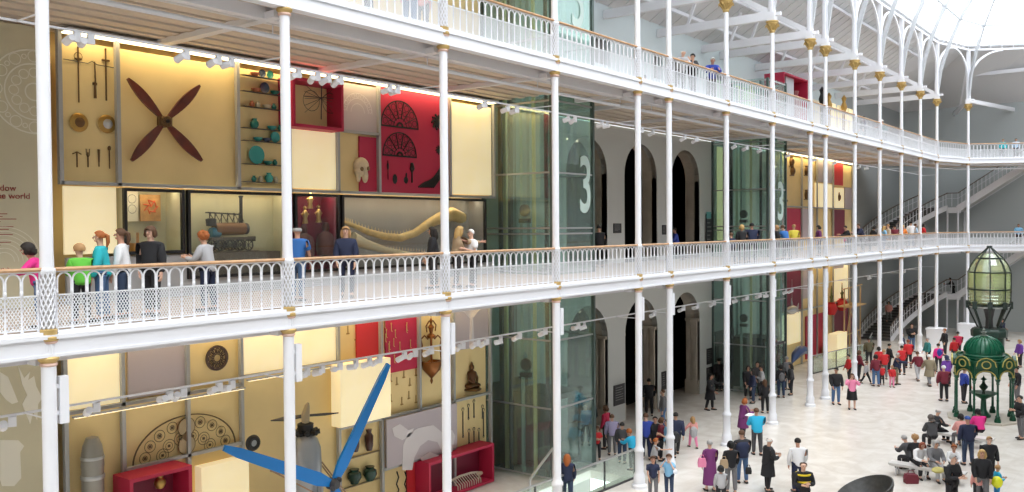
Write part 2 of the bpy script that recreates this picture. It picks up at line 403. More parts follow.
# roof: ring beams, ribs, aisle ceiling, glazing
rb = MB()
for i in range(len(COLS)-1):
    a, b = COLS[i], COLS[i+1]
    rb.bar((*a, 22.25), (*b, 22.25), .14, .14); rb.bar((*a, 22.85), (*b, 22.85), .16, .18)
    n = max(2, int(math.dist(a, b)/.8))
    for k in range(n): t_ = k/n; px, py = a[0]+(b[0]-a[0])*t_, a[1]+(b[1]-a[1])*t_; rb.bar((px, py, 22.25), (px, py, 22.85), .04, .04)
struct('trim_5', rb, WHITE, 'double ring beam above the columns')
def rib_pts(c, inward, n=16):
    # rises from the column and bends over the hall
    pts = [(0, 18.5), (.25, 20.2), (.8, 22.0), (1.5, 23.7), (2.4, 25.3), (3.5, 26.6), (4.8, 27.6), (6.2, 28.2), (7.5, 28.4)]
    return [Vector((c[0]+inward[0]*d, c[1]+inward[1]*d, z)) for d, z in pts]
ribs = MB()
for i, c in enumerate(COLS):
    if c[0] < 71: inw = (0, -1)
    else:
        v = Vector((69.5-c[0], 7.5-c[1])).normalized(); inw = (v.x, v.y)
    P_ = rib_pts(c, inw)
    for a, b in zip(P_[:-1], P_[1:]): ribs.bar(a, b, .13, .22, up=(0, 0, 1) if abs((b-a).normalized().z) < .9 else (inw[0], inw[1], 0))
for d, z in ((1.5, 23.75), (3.5, 26.7), (6.2, 28.3)):
    ribs.bar((-6, YC-d, z), (70, YC-d, z), .08, .12)
    prev = Vector((70, YC-d, z))
    for c in COLS[16:18]:
        v = Vector((69.5-c[0], 7.5-c[1])).normalized(); q = Vector((c[0]+v.x*d, c[1]+v.y*d, z)); ribs.bar(prev, q, .08, .12); prev = q
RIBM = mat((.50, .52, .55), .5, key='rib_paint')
struct('trim_6', ribs, RIBM, 'curved white roof ribs')
gb = MB()
for xx in range(0, 66):
    x_ = -5+xx*1.15
    for (d0, z0), (d1, z1) in zip([(.8, 22.9), (2.4, 25.35), (4.8, 27.7)], [(2.4, 25.35), (4.8, 27.7), (7.5, 28.5)]): gb.bar((x_, YC-d0, z0), (x_, YC-d1, z1), .05, .07)
struct('trim_8', gb, RIBM, 'thin glazing bars of the roof')
gl = MB(); prof = [(.0, 22.95), (.8, 22.97), (1.5, 23.85), (2.4, 25.45), (3.5, 26.8), (4.8, 27.8), (6.2, 28.4), (7.5, 28.6)]
prof2 = [(15.1-d, z) for d, z in prof[::-1]]
full = prof + prof2[1:]
for (d0, z0), (d1, z1) in zip(full[:-1], full[1:]):
    gl.add([(-6, YC-d0, z0), (77.5, YC-d0, z0), (77.5, YC-d1, z1), (-6, YC-d1, z1)], [(0, 1, 2, 3)])
gl.add([(77.5, YC-d, z) for d, z in full] , [tuple(range(len(full)))])
struct('window_9', gl, SKY, 'glazed vault of the roof')
# aisle ceiling, boarded, sloping up from the wall to the ring beam
ac = MB(); xx = -6
while xx < 70.0:
    ac.prism([(YW, 18.85), (YC-.1, 22.5), (YC-.1, 22.62), (YW, 18.97)], xx, xx+.86, 'x')
    ac.prism([(YW, 18.81), (YC-.1, 22.46), (YC-.1, 22.5), (YW, 18.85)], xx+.86, xx+.95, 'x'); xx += .95
ac.add([(70, YC, 22.55), (74.55, 13.83, 22.55), (XE, 16.0, 19.0), (XE, YW, 18.9), (70, YW, 18.9)], [(0, 1, 2, 3, 4)])
ac.add([(74.55, 13.83, 22.55), (77.1, 9.7, 22.55), (77.1, 2, 22.55), (XE, 2, 19.0), (XE, 16.0, 19.0)], [(0, 1, 2, 3, 4)])
struct('ceiling_top', ac, mat((.70, .71, .73), .7), 'boarded sloping ceiling over the top gallery')
tb = MB()
for cx, cy in COLS[:16]:
    tb.box(cx-.11, cx+.11, cy+.1, YW-.02, 18.2, 18.58)
    tb.bar((cx, cy+.2, 18.6), (cx, cy+3.1, 20.35), .14, .24)
    tb.bar((cx, YW-1.6, 18.5), (cx, YW-2.2, 20.0), .09, .12)
for yy in (16.4, 18.3, 19.8): tb.box(-6, 70.1, yy-.06, yy+.06, 22.4-(yy-YC)*.631-.2, 22.4-(yy-YC)*.631-.04)
c = COLS[16]
tb.bar((c[0], c[1], 18.4), (XE, 16.5, 18.4), .18, .3); tb.bar((c[0], c[1], 18.4), (XE, 12.0, 18.4), .18, .3); tb.bar((c[0]+.2, c[1], 21.8), (c[0]+5.5, 15.5, 18.5), .12, .2)
tb.bar((COLS[17][0], COLS[17][1], 18.4), (XE, 9.7, 18.4), .18, .3); tb.bar((XE-.4, -2, 20.2), (XE-.4, 20, 20.2), .2, .25); tb.bar((79, -2, 21.0), (79, 15, 21.0), .2, .28)
tb.bar((COLS[17][0]+.2, 9.7, 18.5), (80.5, 9.7, 20.9), .12, .2)
struct('trim_7', tb, WHITE, 'white roof trusses over the top gallery')

# ================================================================ BALUSTRADES
def balustrade_meshes(L, zr, zg):
    H_ = zr-zg; D = {}
    n = max(3, int(round((L-.3)/.25))); s = (L-.3)/n
    D['n'] = n; D['s'] = s
    D['rail'] = MB().prism([(-.055, H_-.05), (-.065, H_-.02), (-.045, H_+.01), (.045, H_+.01), (.065, H_-.02), (.055, H_-.05)], .10, L-.10, 'x').mesh('handrail', WOOD)
    D['under'] = MB().box(.12, L-.12, -.022, .022, H_-.075, H_-.045).mesh('top_bar', WHITE)
    D['base'] = MB().box(.12, L-.12, -.10, .10, .02, .075).mesh('base_rail', WHITE)
    b = MB().lathe([(.024, .075), (.03, .10), (.016, .14), (.015, H_*.60), (.03, H_*.615), (.03, H_*.66), (.018, H_*.68)], 8)
    R_ = s/2
    D['bal'] = b.mesh('baluster', WHITE, True)
    ar = MB(); pts = []
    zc = H_-.085-R_
    for i in range(9): a = PI - PI*i/8; pts.append((R_ + (R_-.012)*math.cos(a), 0, zc + R_*math.sin(a)))
    pts = [(.012, 0, H_*.66)] + pts + [(2*R_-.012, 0, H_*.66)]
    for a, b_ in zip(pts[:-1], pts[1:]): ar.bar(a, b_, .022, .026, up=(0, 0, 1) if abs(a[0]-b_[0]) > 1e-3 else (1, 0, 0))
    D['arch'] = ar.mesh('loop_arch', WHITE)
    lt = MB(); x0, x1, z0, z1 = .15, L-.15, .13, H_*.60; p = .055; w_ = .017
    hgt = z1-z0; kx = .62*hgt
    c = x0-kx
    while c < x1:
        for sgn in (0, 1):
            xa, za, xb, zb = (c, z0, c+kx, z1) if sgn == 0 else (c+kx, z0, c, z1)
            def clip(xa, za, xb, zb):
                for lim, cmp in ((x0, -1), (x1, 1)):
                    for _ in range(2):
                        if (xa-lim)*cmp > 0 and (xb-lim)*cmp > 0: return None
                        if (xa-lim)*cmp > 0: t_ = (lim-xa)/(xb-xa); za += (zb-za)*t_; xa = lim
                        if (xb-lim)*cmp > 0: t_ = (lim-xa)/(xb-xa); zb = za+(zb-za)*t_; xb = lim
                return xa, za, xb, zb
            q = clip(xa, za, xb, zb)
            if q and abs(q[0]-q[2]) > 1e-3: lt.add([(q[0]-w_/2, -.003, q[1]), (q[0]+w_/2, -.003, q[1]), (q[2]+w_/2, .003, q[3]), (q[2]-w_/2, .003, q[3])], [(0, 1, 2, 3)])
        c += p*.62/.62
    lt.box(x0, x1, -.01, .01, z1-.012, z1+.012); lt.box(x0, x1, -.01, .01, z0-.012, z0+.012)
    lt.box(x0, x1, -.02, .02, .075, .09)
    D['lat'] = lt.mesh('wire_lattice', WHITE2)
    return D
_bc = {}
for lev, (zr, zg) in enumerate(((ZR, ZG), (ZUR, ZUG))):
    for i in range(len(COLS)-2):
        if lev == 1 and i < 1: continue
        a, b = COLS[i], COLS[i+1]; L = math.dist(a, b); an = math.atan2(b[1]-a[1], b[0]-a[0]); key = (round(L, 2), lev)
        if key not in _bc: _bc[key] = balustrade_meshes(L, zr, zg)
        D = _bc[key]
        which = 'left edge and first column' if i == 0 else ('%s and %s columns from left' % (ORD[i-1], ORD[i])) if i < 16 else 'the last column and the right edge of the photo'
        t = thing('balustrade', 'white %s gallery balustrade between %s' % (('middle', 'upper')[lev], which), 'balustrade', (*a, zg), an, ('middle gallery balustrades', 'upper gallery balustrades')[lev])
        link('handrail', D['rail'], t); link('top_bar', D['under'], t); link('base_rail', D['base'], t); link('wire_lattice', D['lat'], t)
        for k in range(D['n']+1):
            bo = link('baluster', D['bal'], t, (.15+k*D['s'], 0, 0))
            if k < D['n']: link('loop_arch', D['arch'], bo)
# ================================================================ GLASS LIFTS
def lift(x0, x1, which, place):
    HT = 18.4 if place == 'a' else 16.7
    y0, y1 = YL, YW-.05
    t = thing('glass_lift', which, 'lift', (x0, y0, 0), 0)
    W_, D_ = x1-x0, y1-y0
    fr = MB()
    for px in (0, W_):
        for py in (0, D_): fr.box(px-.06, px+.06, py-.06, py+.06, -.3 if 0 else 0, HT)
    fr.obj('corner_post', mat((.10, .14, .13), .4, .4), t)
    hb = MB()
    for z in (.15, 2.6, 5.0, 6.85, 7.4, 8.75, 8.95, 10.9, 13.4, 14.0, 15.6, HT-.1):
        MB().bar((0, 0, z), (W_, 0, z), .05, .06).bar((0, 0, z), (0, D_, z), .05, .06).bar((W_, 0, z), (W_, D_, z), .05, .06).obj('cross_rail', STEEL, t)
    g = MB().box(.05, W_-.05, -.012, .012, .1, HT); g.obj('front_glass', LGLASS, t)
    for px in (0, W_): MB().box(px-.012, px+.012, .05, D_-.05, .1, HT).obj('side_glass', LGLASS, t)
    MB().box(.05, W_-.05, D_-.14, D_-.09, 0.02, 3.1).box(-.0, W_, D_-.10, D_-.08, 3.0, 3.2).obj('lobby_shade_sheet', mat((.03, .035, .035), .5), t)  # near-black sheet: gloom of the lobby behind the glass, put in as colour
    MB().box(0, W_, D_-.08, D_-.02, 0, HT).obj('back_panel', mat((.34, .42, .40), .7), t)
    for k, (px, c) in enumerate(((.35, DARK), (.62, mat((.70, .62, .32), .5)), (.95, DARK), (W_-.5, mat((.35, .45, .42), .5)))):
        MB().box(px-.05, px+.05, D_-.6, D_-.45, 0, HT).obj('guide_rail', c, t)
        MB().box(.4, .48, .5+k*.55, .62+k*.55, 0, HT).obj('guide_rail', (DARK, mat((.70, .62, .32), .5), mat((.35, .45, .42), .5), DARK)[k], t)
    car = MB().box(.55, W_-.25, .4, D_-.8, .25, .45).box(.55, W_-.25, .4, D_-.8, 2.75, 2.95)
    for px in (.6, W_-.3):
        for py in (.45, D_-.85): car.box(px-.04, px+.04, py-.04, py+.04, .4, 2.8)
    co = car.obj('lift_car', mat((.05, .055, .05), .5, .3), t)
    MB().box(.62, W_-.32, D_-.9, D_-.86, .45, 2.75).box(.60, .63, .5, D_-.9, .45, 2.75).obj('car_panel', mat((.05, .05, .04), .6), co)
    for zz in (9.6, 4.0): MB().lathe([(.22, -.05), (.22, .05)], 14, (.4, 1.5, zz), 'x').box(.3, .5, 1.3, 1.7, zz-.45, zz-.3).obj('cable_pulley', DARK, t)
    ca = MB()
    for k in range(5): ca.tube([(.9+.08*k, D_-.55, 3), (.9+.08*k, D_-.55, HT-.4)], .012, 5)
    ca.obj('lift_cable', BLACK, t)
    return t
def digit(txt, x, z, size, sx, m, parent, y=-.03):
    cu = bpy.data.curves.new('digit', 'FONT'); cu.body = txt; cu.size = size; cu.extrude = .008; cu.offset = size*.012
    o = bpy.data.objects.new('tmp', cu); COL.objects.link(o); bpy.context.view_layer.update()
    me = bpy.data.meshes.new_from_object(o.evaluated_get(bpy.context.evaluated_depsgraph_get())); bpy.data.objects.remove(o)
    for v in me.vertices: a, b, c = v.co; v.co = (x+a*sx, y-c, z+b)
    me.materials.clear(); me.materials.append(m); return link('digit', me, parent)
DG = mat((.62, .78, .74), .5, key='frosted_digit')
l1 = lift(25.0, 27.6, 'green glass lift shaft with frosted 3, left of the arches', 'a')
digit('3', 1.62, 9.55, 2.9, .62, DG, l1); digit('5', 1.2, 16.2, 2.9, .62, DG, l1)
l2 = lift(44.5, 47.0, 'green glass lift shaft with frosted 3, right of the arches', 'b')
digit('3', 1.2, 9.3, 2.9, .72, DG, l2)
MB().box(.5, .58, -.08, -.02, 0, 2.7).box(2.0, 2.08, -.08, -.02, 0, 2.7).box(.5, 2.08, -.08, -.02, 2.6, 2.72).box(1.27, 1.31, -.07, -.03, 0, 2.6).obj('lift_door', DARK, l2)
MB().box(-.0+.3, 2.3, YW-.05-YL-.14, YW-.05-YL-.10, 8.2, 13.3).obj('lit_panel', mat((.78, .74, .38), .7, 0, .35), l2)

# ================================================================ WINDOW DISPLAY WALL
YF = 20.0
def fp(px, py, Y=YF): p = PY(px, py, Y); return p.x, p.z
def panel(name, x0, x1, z0, z1, m, y=YF+.05, d=.05, parent=None): return MB().box(x0, x1, y, y+d, z0, z1).obj(name, m, parent)
def frame_wall(xs, z0, z1, zs, label):
    t = thing('display_rack', label, 'rack', (xs[0], YF, z0))
    for x_ in xs: MB().box(x_-xs[0]-.045, x_-xs[0]+.045, 0, .12, 0, z1-z0).obj('post', GREYM, t)
    for z_, a, b in zs: MB().box(a-xs[0], b-xs[0], 0, .12, z_-z0-.04, z_-z0+.04).obj('shelf_bar', GREYM, t)
    return t
frame_wall([9.33, 10.67, 13.95, 15.62, 17.38, 19.04, 22.33, 24.7], 10.03, 13.5, [(10.07, 9.33, 24.7), (11.9, 15.62, 19.04)], 'grey steel frame holding the middle gallery display panels')
frame_wall([9.33, 10.67, 12.37, 13.95, 17.3, 19.04, 20.75, 22.42, 24.4], 0.02, 6.84, [(4.87, 9.33, 13.95), (5.05, 13.95, 17.3), (3.3, 10.67, 13.95), (3.04, 19.04, 24.4), (1.42, 19.04, 22.42), (3.04, 17.3, 19.04)], 'grey steel frame holding the ground floor display panels')
# cove light strips
for nm, a, b, z, lb in (('m', 9.4, 24.6, 13.50, 'warm strip light over the middle gallery displays'), ('g', 9.4, 24.3, 6.82, 'warm strip light over the ground floor displays'), ('m2', 52.5, 66.9, 13.50, 'warm strip light over the far middle gallery displays'), ('g2', 52.5, 66.9, 6.82, 'warm strip light over the far ground floor displays')):
    t = thing('strip_light', lb, 'light', (a, YF-.28, z)); MB().box(0, b-a, 0, .45, -.05, 0).obj('housing', WHITE, t); MB().box(.03, b-a-.03, .03, .42, -.07, -.05).obj('diffuser', COVE, t)
for a, b, z, lb in ((9.4, 13.9, 4.82, 'added warm fill strip under the shelf above the bomb casing and fanlight'), (14.0, 17.2, 5.0, 'added warm fill strip under the shelf above the engine'), (19.1, 24.3, 6.3, 'added warm fill strip above the hanging lamp and statue')):  # added fill strips that brighten the ground floor wall, not fittings of the hall
    t = thing('strip_light', lb, 'light', (a, YF-.2, z)); MB().box(0, b-a, 0, .1, -.04, 0).obj('housing', GREYM, t); MB().box(.03, b-a-.03, .02, .08, -.055, -.04).obj('diffuser', mat((1., .80, .45), .7, 0, 2.2), t)
def flat(px_pts, Y, name, m, label, cat, group=None, th=.012, parent=None):
    o = MB().prism([fp(a, b, Y) for a, b in px_pts], Y-th, Y).obj(name, m, parent)
    if parent is None: tag(o, label, cat, group)
    return o
# --- graphic text wall at the far left
t = thing('graphic_wall', 'olive glazed graphic wall with red lettering, far left of middle gallery', 'wall panel', (5.5, YF, 7.33))
MB().box(0, 3.5, 0, .08, 0, 6.1).obj('panel', OLIVE, t)
t2 = thing('graphic_wall', 'olive graphic wall printed with pale creatures, far left of ground floor', 'wall panel', (5.5, YF, 0.02))
MB().box(0, 3.5, 0, .08, 0, 6.8).obj('panel', OLIVE, t2)
def text(txt, x_right, z, size, m, parent, name='lettering', y=-.012, right=True):
    cu = bpy.data.curves.new('t', 'FONT'); cu.body = txt; cu.size = size; cu.extrude = .003; cu.align_x = 'RIGHT' if right else 'LEFT'
    o = bpy.data.objects.new('tmp', cu); COL.objects.link(o); bpy.context.view_layer.update()
    me = bpy.data.meshes.new_from_object(o.evaluated_get(bpy.context.evaluated_depsgraph_get())); bpy.data.objects.remove(o)
    for v in me.vertices: a, b, c = v.co; v.co = (x_right+a, y-c, z+b)
    me.materials.clear(); me.materials.append(m); return link(name, me, parent)
MRED = mat((.30, .03, .03), .6)
a = PY(16, 191, YF); text('Window', a.x-5.5, a.z-7.33, .185, MRED, t)
a = PY(30, 199, YF); text('on the world', a.x-5.5, a.z-7.33, .185, MRED, t)
bars = MB(); a = PY(28, 214, YF)
for k in range(13):
    if k in (4, 9): continue
    ln = random.uniform(1.2, 1.75); bars.box(a.x-5.5-1.8, a.x-5.5-1.8+ln, -.006, 0, a.z-7.33-.055*k-.008, a.z-7.33-.055*k+.008)
bars.obj('small_print', MRED, t)
# pale engraved wheel print
c = PY(34, 92, YF); m_ = MB()
def ring(mb, cx, cz, r, w_, y=-.01, n=40, a0=0, a1=2*PI):
    for k in range(n):
        a = a0+(a1-a0)*k/n; b = a0+(a1-a0)*(k+1)/n
        mb.add([(cx+r*math.cos(a), y, cz+r*math.sin(a)), (cx+r*math.cos(b), y, cz+r*math.sin(b)), (cx+(r-w_)*math.cos(b), y, cz+(r-w_)*math.sin(b)), (cx+(r-w_)*math.cos(a), y, cz+(r-w_)*math.sin(a))], [(0, 1, 2, 3)])
cx, cz = c.x-5.5, c.z-7.33
ring(m_, cx, cz, .92, .03); ring(m_, cx, cz, .62, .03); ring(m_, cx, cz, .2, .03)
for k in range(12):
    a = 2*PI*k/12; ring(m_, cx+.77*math.cos(a), cz+.77*math.sin(a), .13, .02, n=14)
    ring(m_, cx+.42*math.cos(a), cz+.42*math.sin(a), .11, .02, n=12); ring(m_, cx+.77*math.cos(a+.26), cz+.77*math.sin(a+.26), .06, .02, n=8)
m_.f = [f for f in m_.f if max(m_.v[i][0] for i in f) < 3.45]; m_.obj('wheel_print', OLIVEP, t)
m_ = MB(); c = PY(4, 262, YF)
for k in range(7): ring(m_, c.x-5.5, c.z-7.33, .75-.09*k, .012, n=20, a0=0, a1=PI*.8)
m_.obj('shell_print', OLIVEP, t)
# whale-tail and jar prints on the ground floor panel
def print_poly(pts, parent, ox, oz, m=OLIVEP, name='print'):
    return MB().prism([(fp(a, b)[0]-ox, fp(a, b)[1]-oz) for a, b in pts], -.012, 0).obj(name, m, parent)
print_poly([(0,372),(8,377),(14,392),(18,402),(12,404),(6,400),(0,392)], t2, 5.5, .02, name='creature_print')
print_poly([(18,366),(22,384),(27,395),(22,404),(26,414),(30,424),(33,412),(37,420),(38,404),(42,398),(36,386),(34,376),(28,380),(30,371),(24,378)], t2, 5.5, .02, name='creature_print')
print_poly([(0,440),(18,440),(24,446),(20,452),(21,478),(14,486),(2,486),(0,480)], t2, 5.5, .02, name='jar_print')

def P0(px, py): return PY(px, py, YF)
def hang(name, label, cat, px, py, build, m, group=None, smooth=True, Y=YF+.165):
    p = PY(px, py, Y); mb = MB(); build(mb); o = mb.obj(name, m, None, smooth); o.location = p
    return tag(o, label, cat, group)
# --- middle gallery, back boards and light boxes
def board(name, label, px0, py0, px1, py1, m, Y=YF+.1, d=.06, x=None, z=None):
    a, b = PY(px0, py0, Y), PY(px1, py1, Y); x0, x1 = (a.x, b.x) if x is None else x; z0, z1 = (b.z, a.z) if z is None else z
    o = MB().box(0, x1-x0, 0, d, 0, z1-z0).obj(name, m); o.location = (x0, Y, z0); return tag(o, label, 'panel')
board('light_panel', 'glowing cream light panel below the swords, behind the turquoise hoodie', 0,0,0,0, LIGHTBOX, x=(9.4, 10.62), z=(8.45, 10.0))
board('light_panel', 'glowing cream light panel below the crimson display box', 0,0,0,0, LIGHTBOX, x=(15.7, 17.33), z=(10.15, 11.83))
board('light_panel', 'tall glowing cream light panel at the right end of the middle display', 0,0,0,0, LIGHTBOX, x=(22.4, 24.6), z=(10.15, 13.3))
o = board('print_panel', 'lilac panel printed with a pale fan shape, right of the crimson box', 0,0,0,0, LILAC, x=(17.42, 19.0), z=(11.95, 13.35))
mm = MB(); 
for k in range(3): ring(mm, .8, .55, .6-.16*k, .02, -.005, 24, 0, PI)
for k in range(9): a = PI*(k+.5)/9; ring(mm, .8+.52*math.cos(a), .55+.52*math.sin(a), .07, .015, -.005, 10)
mm.obj('fan_print', LILACP, o)
crim = board('display_board', 'tall crimson board with two black iron fanlights', 0,0,0,0, CRIM, Y=YF+.12, x=(19.1, 22.28), z=(10.12, 13.4))
board('display_board', 'crimson half board behind the pale skull', 0,0,0,0, CRIM, Y=YF+.12, x=(18.3, 19.0), z=(10.12, 11.8))
def crimson_box(x0, x1, z0, z1, y0, label, inner=MAROON, depth=.75):
    t = thing('display_box', label, 'display box', (x0, y0, z0)); W_, H_ = x1-x0, z1-z0; b = .09
    f = MB().box(0, W_, 0, depth, 0, b).box(0, W_, 0, depth, H_-b, H_).box(0, b, 0, depth, b, H_-b).box(W_-b, W_, 0, depth, b, H_-b)
    f.obj('casing', CRIM, t); MB().box(b, W_-b, depth-.04, depth, b, H_-b).obj('back_board', inner, t); return t
a_, b_ = PY(292.5, 76, YF-.45), PY(344, 131.5, YF-.45)
crimson_box(a_.x, b_.x, b_.z, a_.z-.0, YF-.45, 'crimson display box holding a dark wire flying model')
def wire_model(mb):
    mb.tube([(-.6, 0, .1), (.6, 0, .15)], .012, 5); mb.tube([(0, 0, -.5), (.03, 0, .5)], .015, 5)
    for s_ in (-1, 1):
        for k in range(5): mb.tube([(0, 0, .1), (s_*.55, .05, .45-.2*k)], .006, 4)
        ring(mb, s_*.35, .0, .3, .015, 0, 16)
hang('wire_model', 'dark wire flying model inside the crimson display box', 'model', 321, 102, wire_model, DARK, Y=YF-.1)
tag(MB().box(9.4, 15.6, YF+.19, YF+.22, 10.12, 13.3).box(15.6, 24.6, YF+.19, YF+.22, 10.12, 13.3).obj('cream_backing', CREAM), 'cream backing wall behind the swords and wooden propeller', 'panel')
tag(MB().box(9.4, 24.3, YF+.19, YF+.22, .03, 6.75).obj('cream_backing', CREAM), 'cream backing wall behind the ground floor exhibits', 'panel')
tag(MB().box(52.5, 66.9, YF+.19, YF+.22, 7.34, 13.3).obj('cream_backing', CREAM), 'cream backing wall of the far middle gallery display', 'panel')
tag(MB().box(52.5, 65.8, YF+.19, YF+.22, .03, 6.75).obj('cream_backing', CREAM), 'cream backing wall of the far ground floor display', 'panel')
# swords and daggers
def vblade(L, tw=.03, guard=.12):
    def f(mb):
        mb.box(-tw/2, tw/2, -.01, .01, -L/2, L/2-.25).tube([(0, 0, L/2-.26), (0, 0, L/2)], .018, 6).box(-guard/2, guard/2, -.015, .015, L/2-.28, L/2-.24); mb.ell((0, 0, L/2), (.025, .025, .03), 8, 5)
    return f
hang('sword', 'long thin sword with ring guard hanging at the upper left of display', 'sword', 78.5, 75, lambda mb: (vblade(1.25, .022, .16)(mb), ring(mb, 0, .42, .1, .015, 0, 14)), BRONZE)
hang('flintlock', 'short dark long-barrelled weapon hanging between two swords', 'weapon', 95, 80, lambda mb: mb.tube([(0, 0, -.42), (0, 0, -.2), (.01, 0, .0), (0, 0, .42)], [.035, .028, .018, .012], 7).box(-.05, .04, -.02, .02, -.12, -.06), BRONZE)
hang('sword', 'straight dark sword hanging right of the flintlock weapon', 'sword', 106, 75, vblade(1.2, .03, .18), BRONZE)
hang('display_rod', 'thin dark horizontal rod crossing behind the hanging swords', 'rod', 92, 64, lambda mb: mb.tube([(-.65, 0, .02), (-.1, 0, 0), (.0, 0, .06), (.12, 0, 0), (.65, 0, -.02)], .01, 5), DARK)
for (px, py, lb) in ((79, 122.5, 'round brass shield with dark centre, left of the pair under swords'), (107, 124, 'round shield with silver boss, right of the pair under swords')):
    p = PY(px, py, YF+.13); t = thing('round_shield', lb, 'shield', p)
    MB().lathe([(.0, -.05), (.12, -.045), (.2, -.015), (.215, .0), (.2, .02), (0, .03)], 28, (0, 0, 0), 'y').obj('disc', mat((.45, .28, .08), .3, .8), t, True)
    MB().lathe([(.0, -.10), (.06, -.09), (.10, -.05), (.13, -.04)], 20, (0, 0, 0), 'y').obj('boss', (BRONZE if px < 90 else STEEL), t, True)
for px, hh, lb, cr in ((77, .42, 'small dark pick with crossbar, first of four tools under shields', 1), (88, .42, 'two pronged fork, second of four tools under shields', 2), (99, .4, 'plain dark club, third of four tools under shields', 0), (109.5, .5, 'studded mace, fourth of four tools under shields', 3)):
    def tl(mb, hh=hh, cr=cr):
        mb.tube([(0, 0, -hh/2), (0, 0, hh/2-.08)], .014, 6)
        if cr == 1: mb.tube([(-.1, 0, hh/2-.12), (0, 0, hh/2-.07), (.1, 0, hh/2-.12)], .012, 5)
        if cr == 2: mb.tube([(-.04, 0, hh/2), (-.035, 0, hh/2-.14), (0, 0, hh/2-.2), (.035, 0, hh/2-.14), (.04, 0, hh/2)], .009, 5)
        if cr == 0: mb.tube([(0, 0, -.1), (0, 0, hh/2)], [.018, .03], 7)
        if cr == 3: mb.ell((0, 0, hh/2-.02), (.04, .04, .06), 8, 6)
    hang('hand_tool', lb, 'tool', px, 158, tl, BRONZE)
# four-bladed wooden propeller
p = PY(162, 122, YF+.1); t = thing('wooden_propeller', 'four-bladed dark red wooden propeller mounted on cream wall', 'propeller', p + Vector((0, -.12, 0)))
for px, py in ((125, 79), (197, 86), (129, 161), (199, 161)):
    q = PY(px, py, YF+.1) - p; d = q.normalized(); L = q.length; n = Vector((-d.z, 0, d.x)); pts1, pts2 = [], []
    for k in range(11):
        s_ = k/10; wv = .05 + .155*math.sin(PI*min(1, s_*1.02)**1.3)**.8*(1 if s_ < .97 else .6)
        if s_ > .96: wv = .05
        pts1.append(d*L*s_ + n*wv*.55); pts2.append(d*L*s_ - n*wv*.62)
    b = MB(); poly = pts1 + pts2[::-1]; N = len(poly)
    b.add([v + Vector((0, -.02 - .02*(i % N < N/2), 0)) for i, v in enumerate(poly)] + [v + Vector((0, .03, 0)) for v in poly], [tuple(range(N)), tuple(range(N, 2*N))[::-1]] + [(i, i+N, (i+1) % N+N, (i+1) % N) for i in range(N)])
    b.obj('blade', mat((.15, .025, .012), .3, key='red_wood', noise=.4, nscale=3), t)
hb = MB().lathe([(.0, -.12), (.12, -.12), (.15, -.09), (.15, .08), (0, .08)], 12, (0, 0, 0), 'y')
for k in range(8): a = 2*PI*k/8; hb.lathe([(0, -.15), (.02, -.15), (.02, -.11)], 6, (.085*math.cos(a), 0, .085*math.sin(a)), 'y')
hb.box(-.17, .17, -.06, .06, -.12, .12); hb.obj('hub', BRONZE, t)
MB().lathe([(0, -.16), (.045, -.16), (.045, -.1)], 10, (0, 0, 0), 'y').obj('shaft_bore', BLACK, t)
# green pottery on wire shelves
TEAL = mat((.02, .20, .17), .35); TEAL2 = mat((.04, .32, .30), .35); NAVY = mat((.03, .05, .10), .4); TERR = mat((.42, .13, .06), .5); PALE = mat((.55, .50, .36), .5)
def bowl(r, h): return [(0, 0), (r*.45, 0), (r*.5, h*.1), (r*.9, h*.6), (r, h), (r*.93, h), (r*.8, h*.6), (0, h*.2)]
def jar(r, h): return [(0, 0), (r*.6, 0), (r, h*.35), (r*.95, h*.6), (r*.5, h*.85), (r*.62, h), (0, h)]
rows = [(77.5, [(255,'b',TERR),(262,'p',NAVY),(270,'p',TEAL)]), (93, [(256,'b',TERR),(264.5,'P',NAVY),(275,'b',TEAL)]), (108, [(252,'j',TERR),(258,'j',PALE),(267,'b',PALE),(274,'j',TEAL)]), (129, [(254.5,'J',TEAL),(272,'b',TEAL2),(280,'j',TEAL)]), (141.5, [(258,'b',TEAL2),(267,'b',NAVY),(275,'P',TEAL2)]), (164.5, [(256.5,'Q',TEAL2),(268,'b',TEAL),(275,'j',TEAL)]), (182, [(254,'j',TEAL),(260.5,'j',PALE),(269,'J',TEAL2),(276,'j',PALE)])]
rn = ['top', 'second', 'third', 'fourth', 'fifth', 'sixth', 'lowest']
sh = thing('wire_shelving', 'row of thin wire shelves carrying green pottery', 'shelf', (14.1, YF-.03, 10.2))
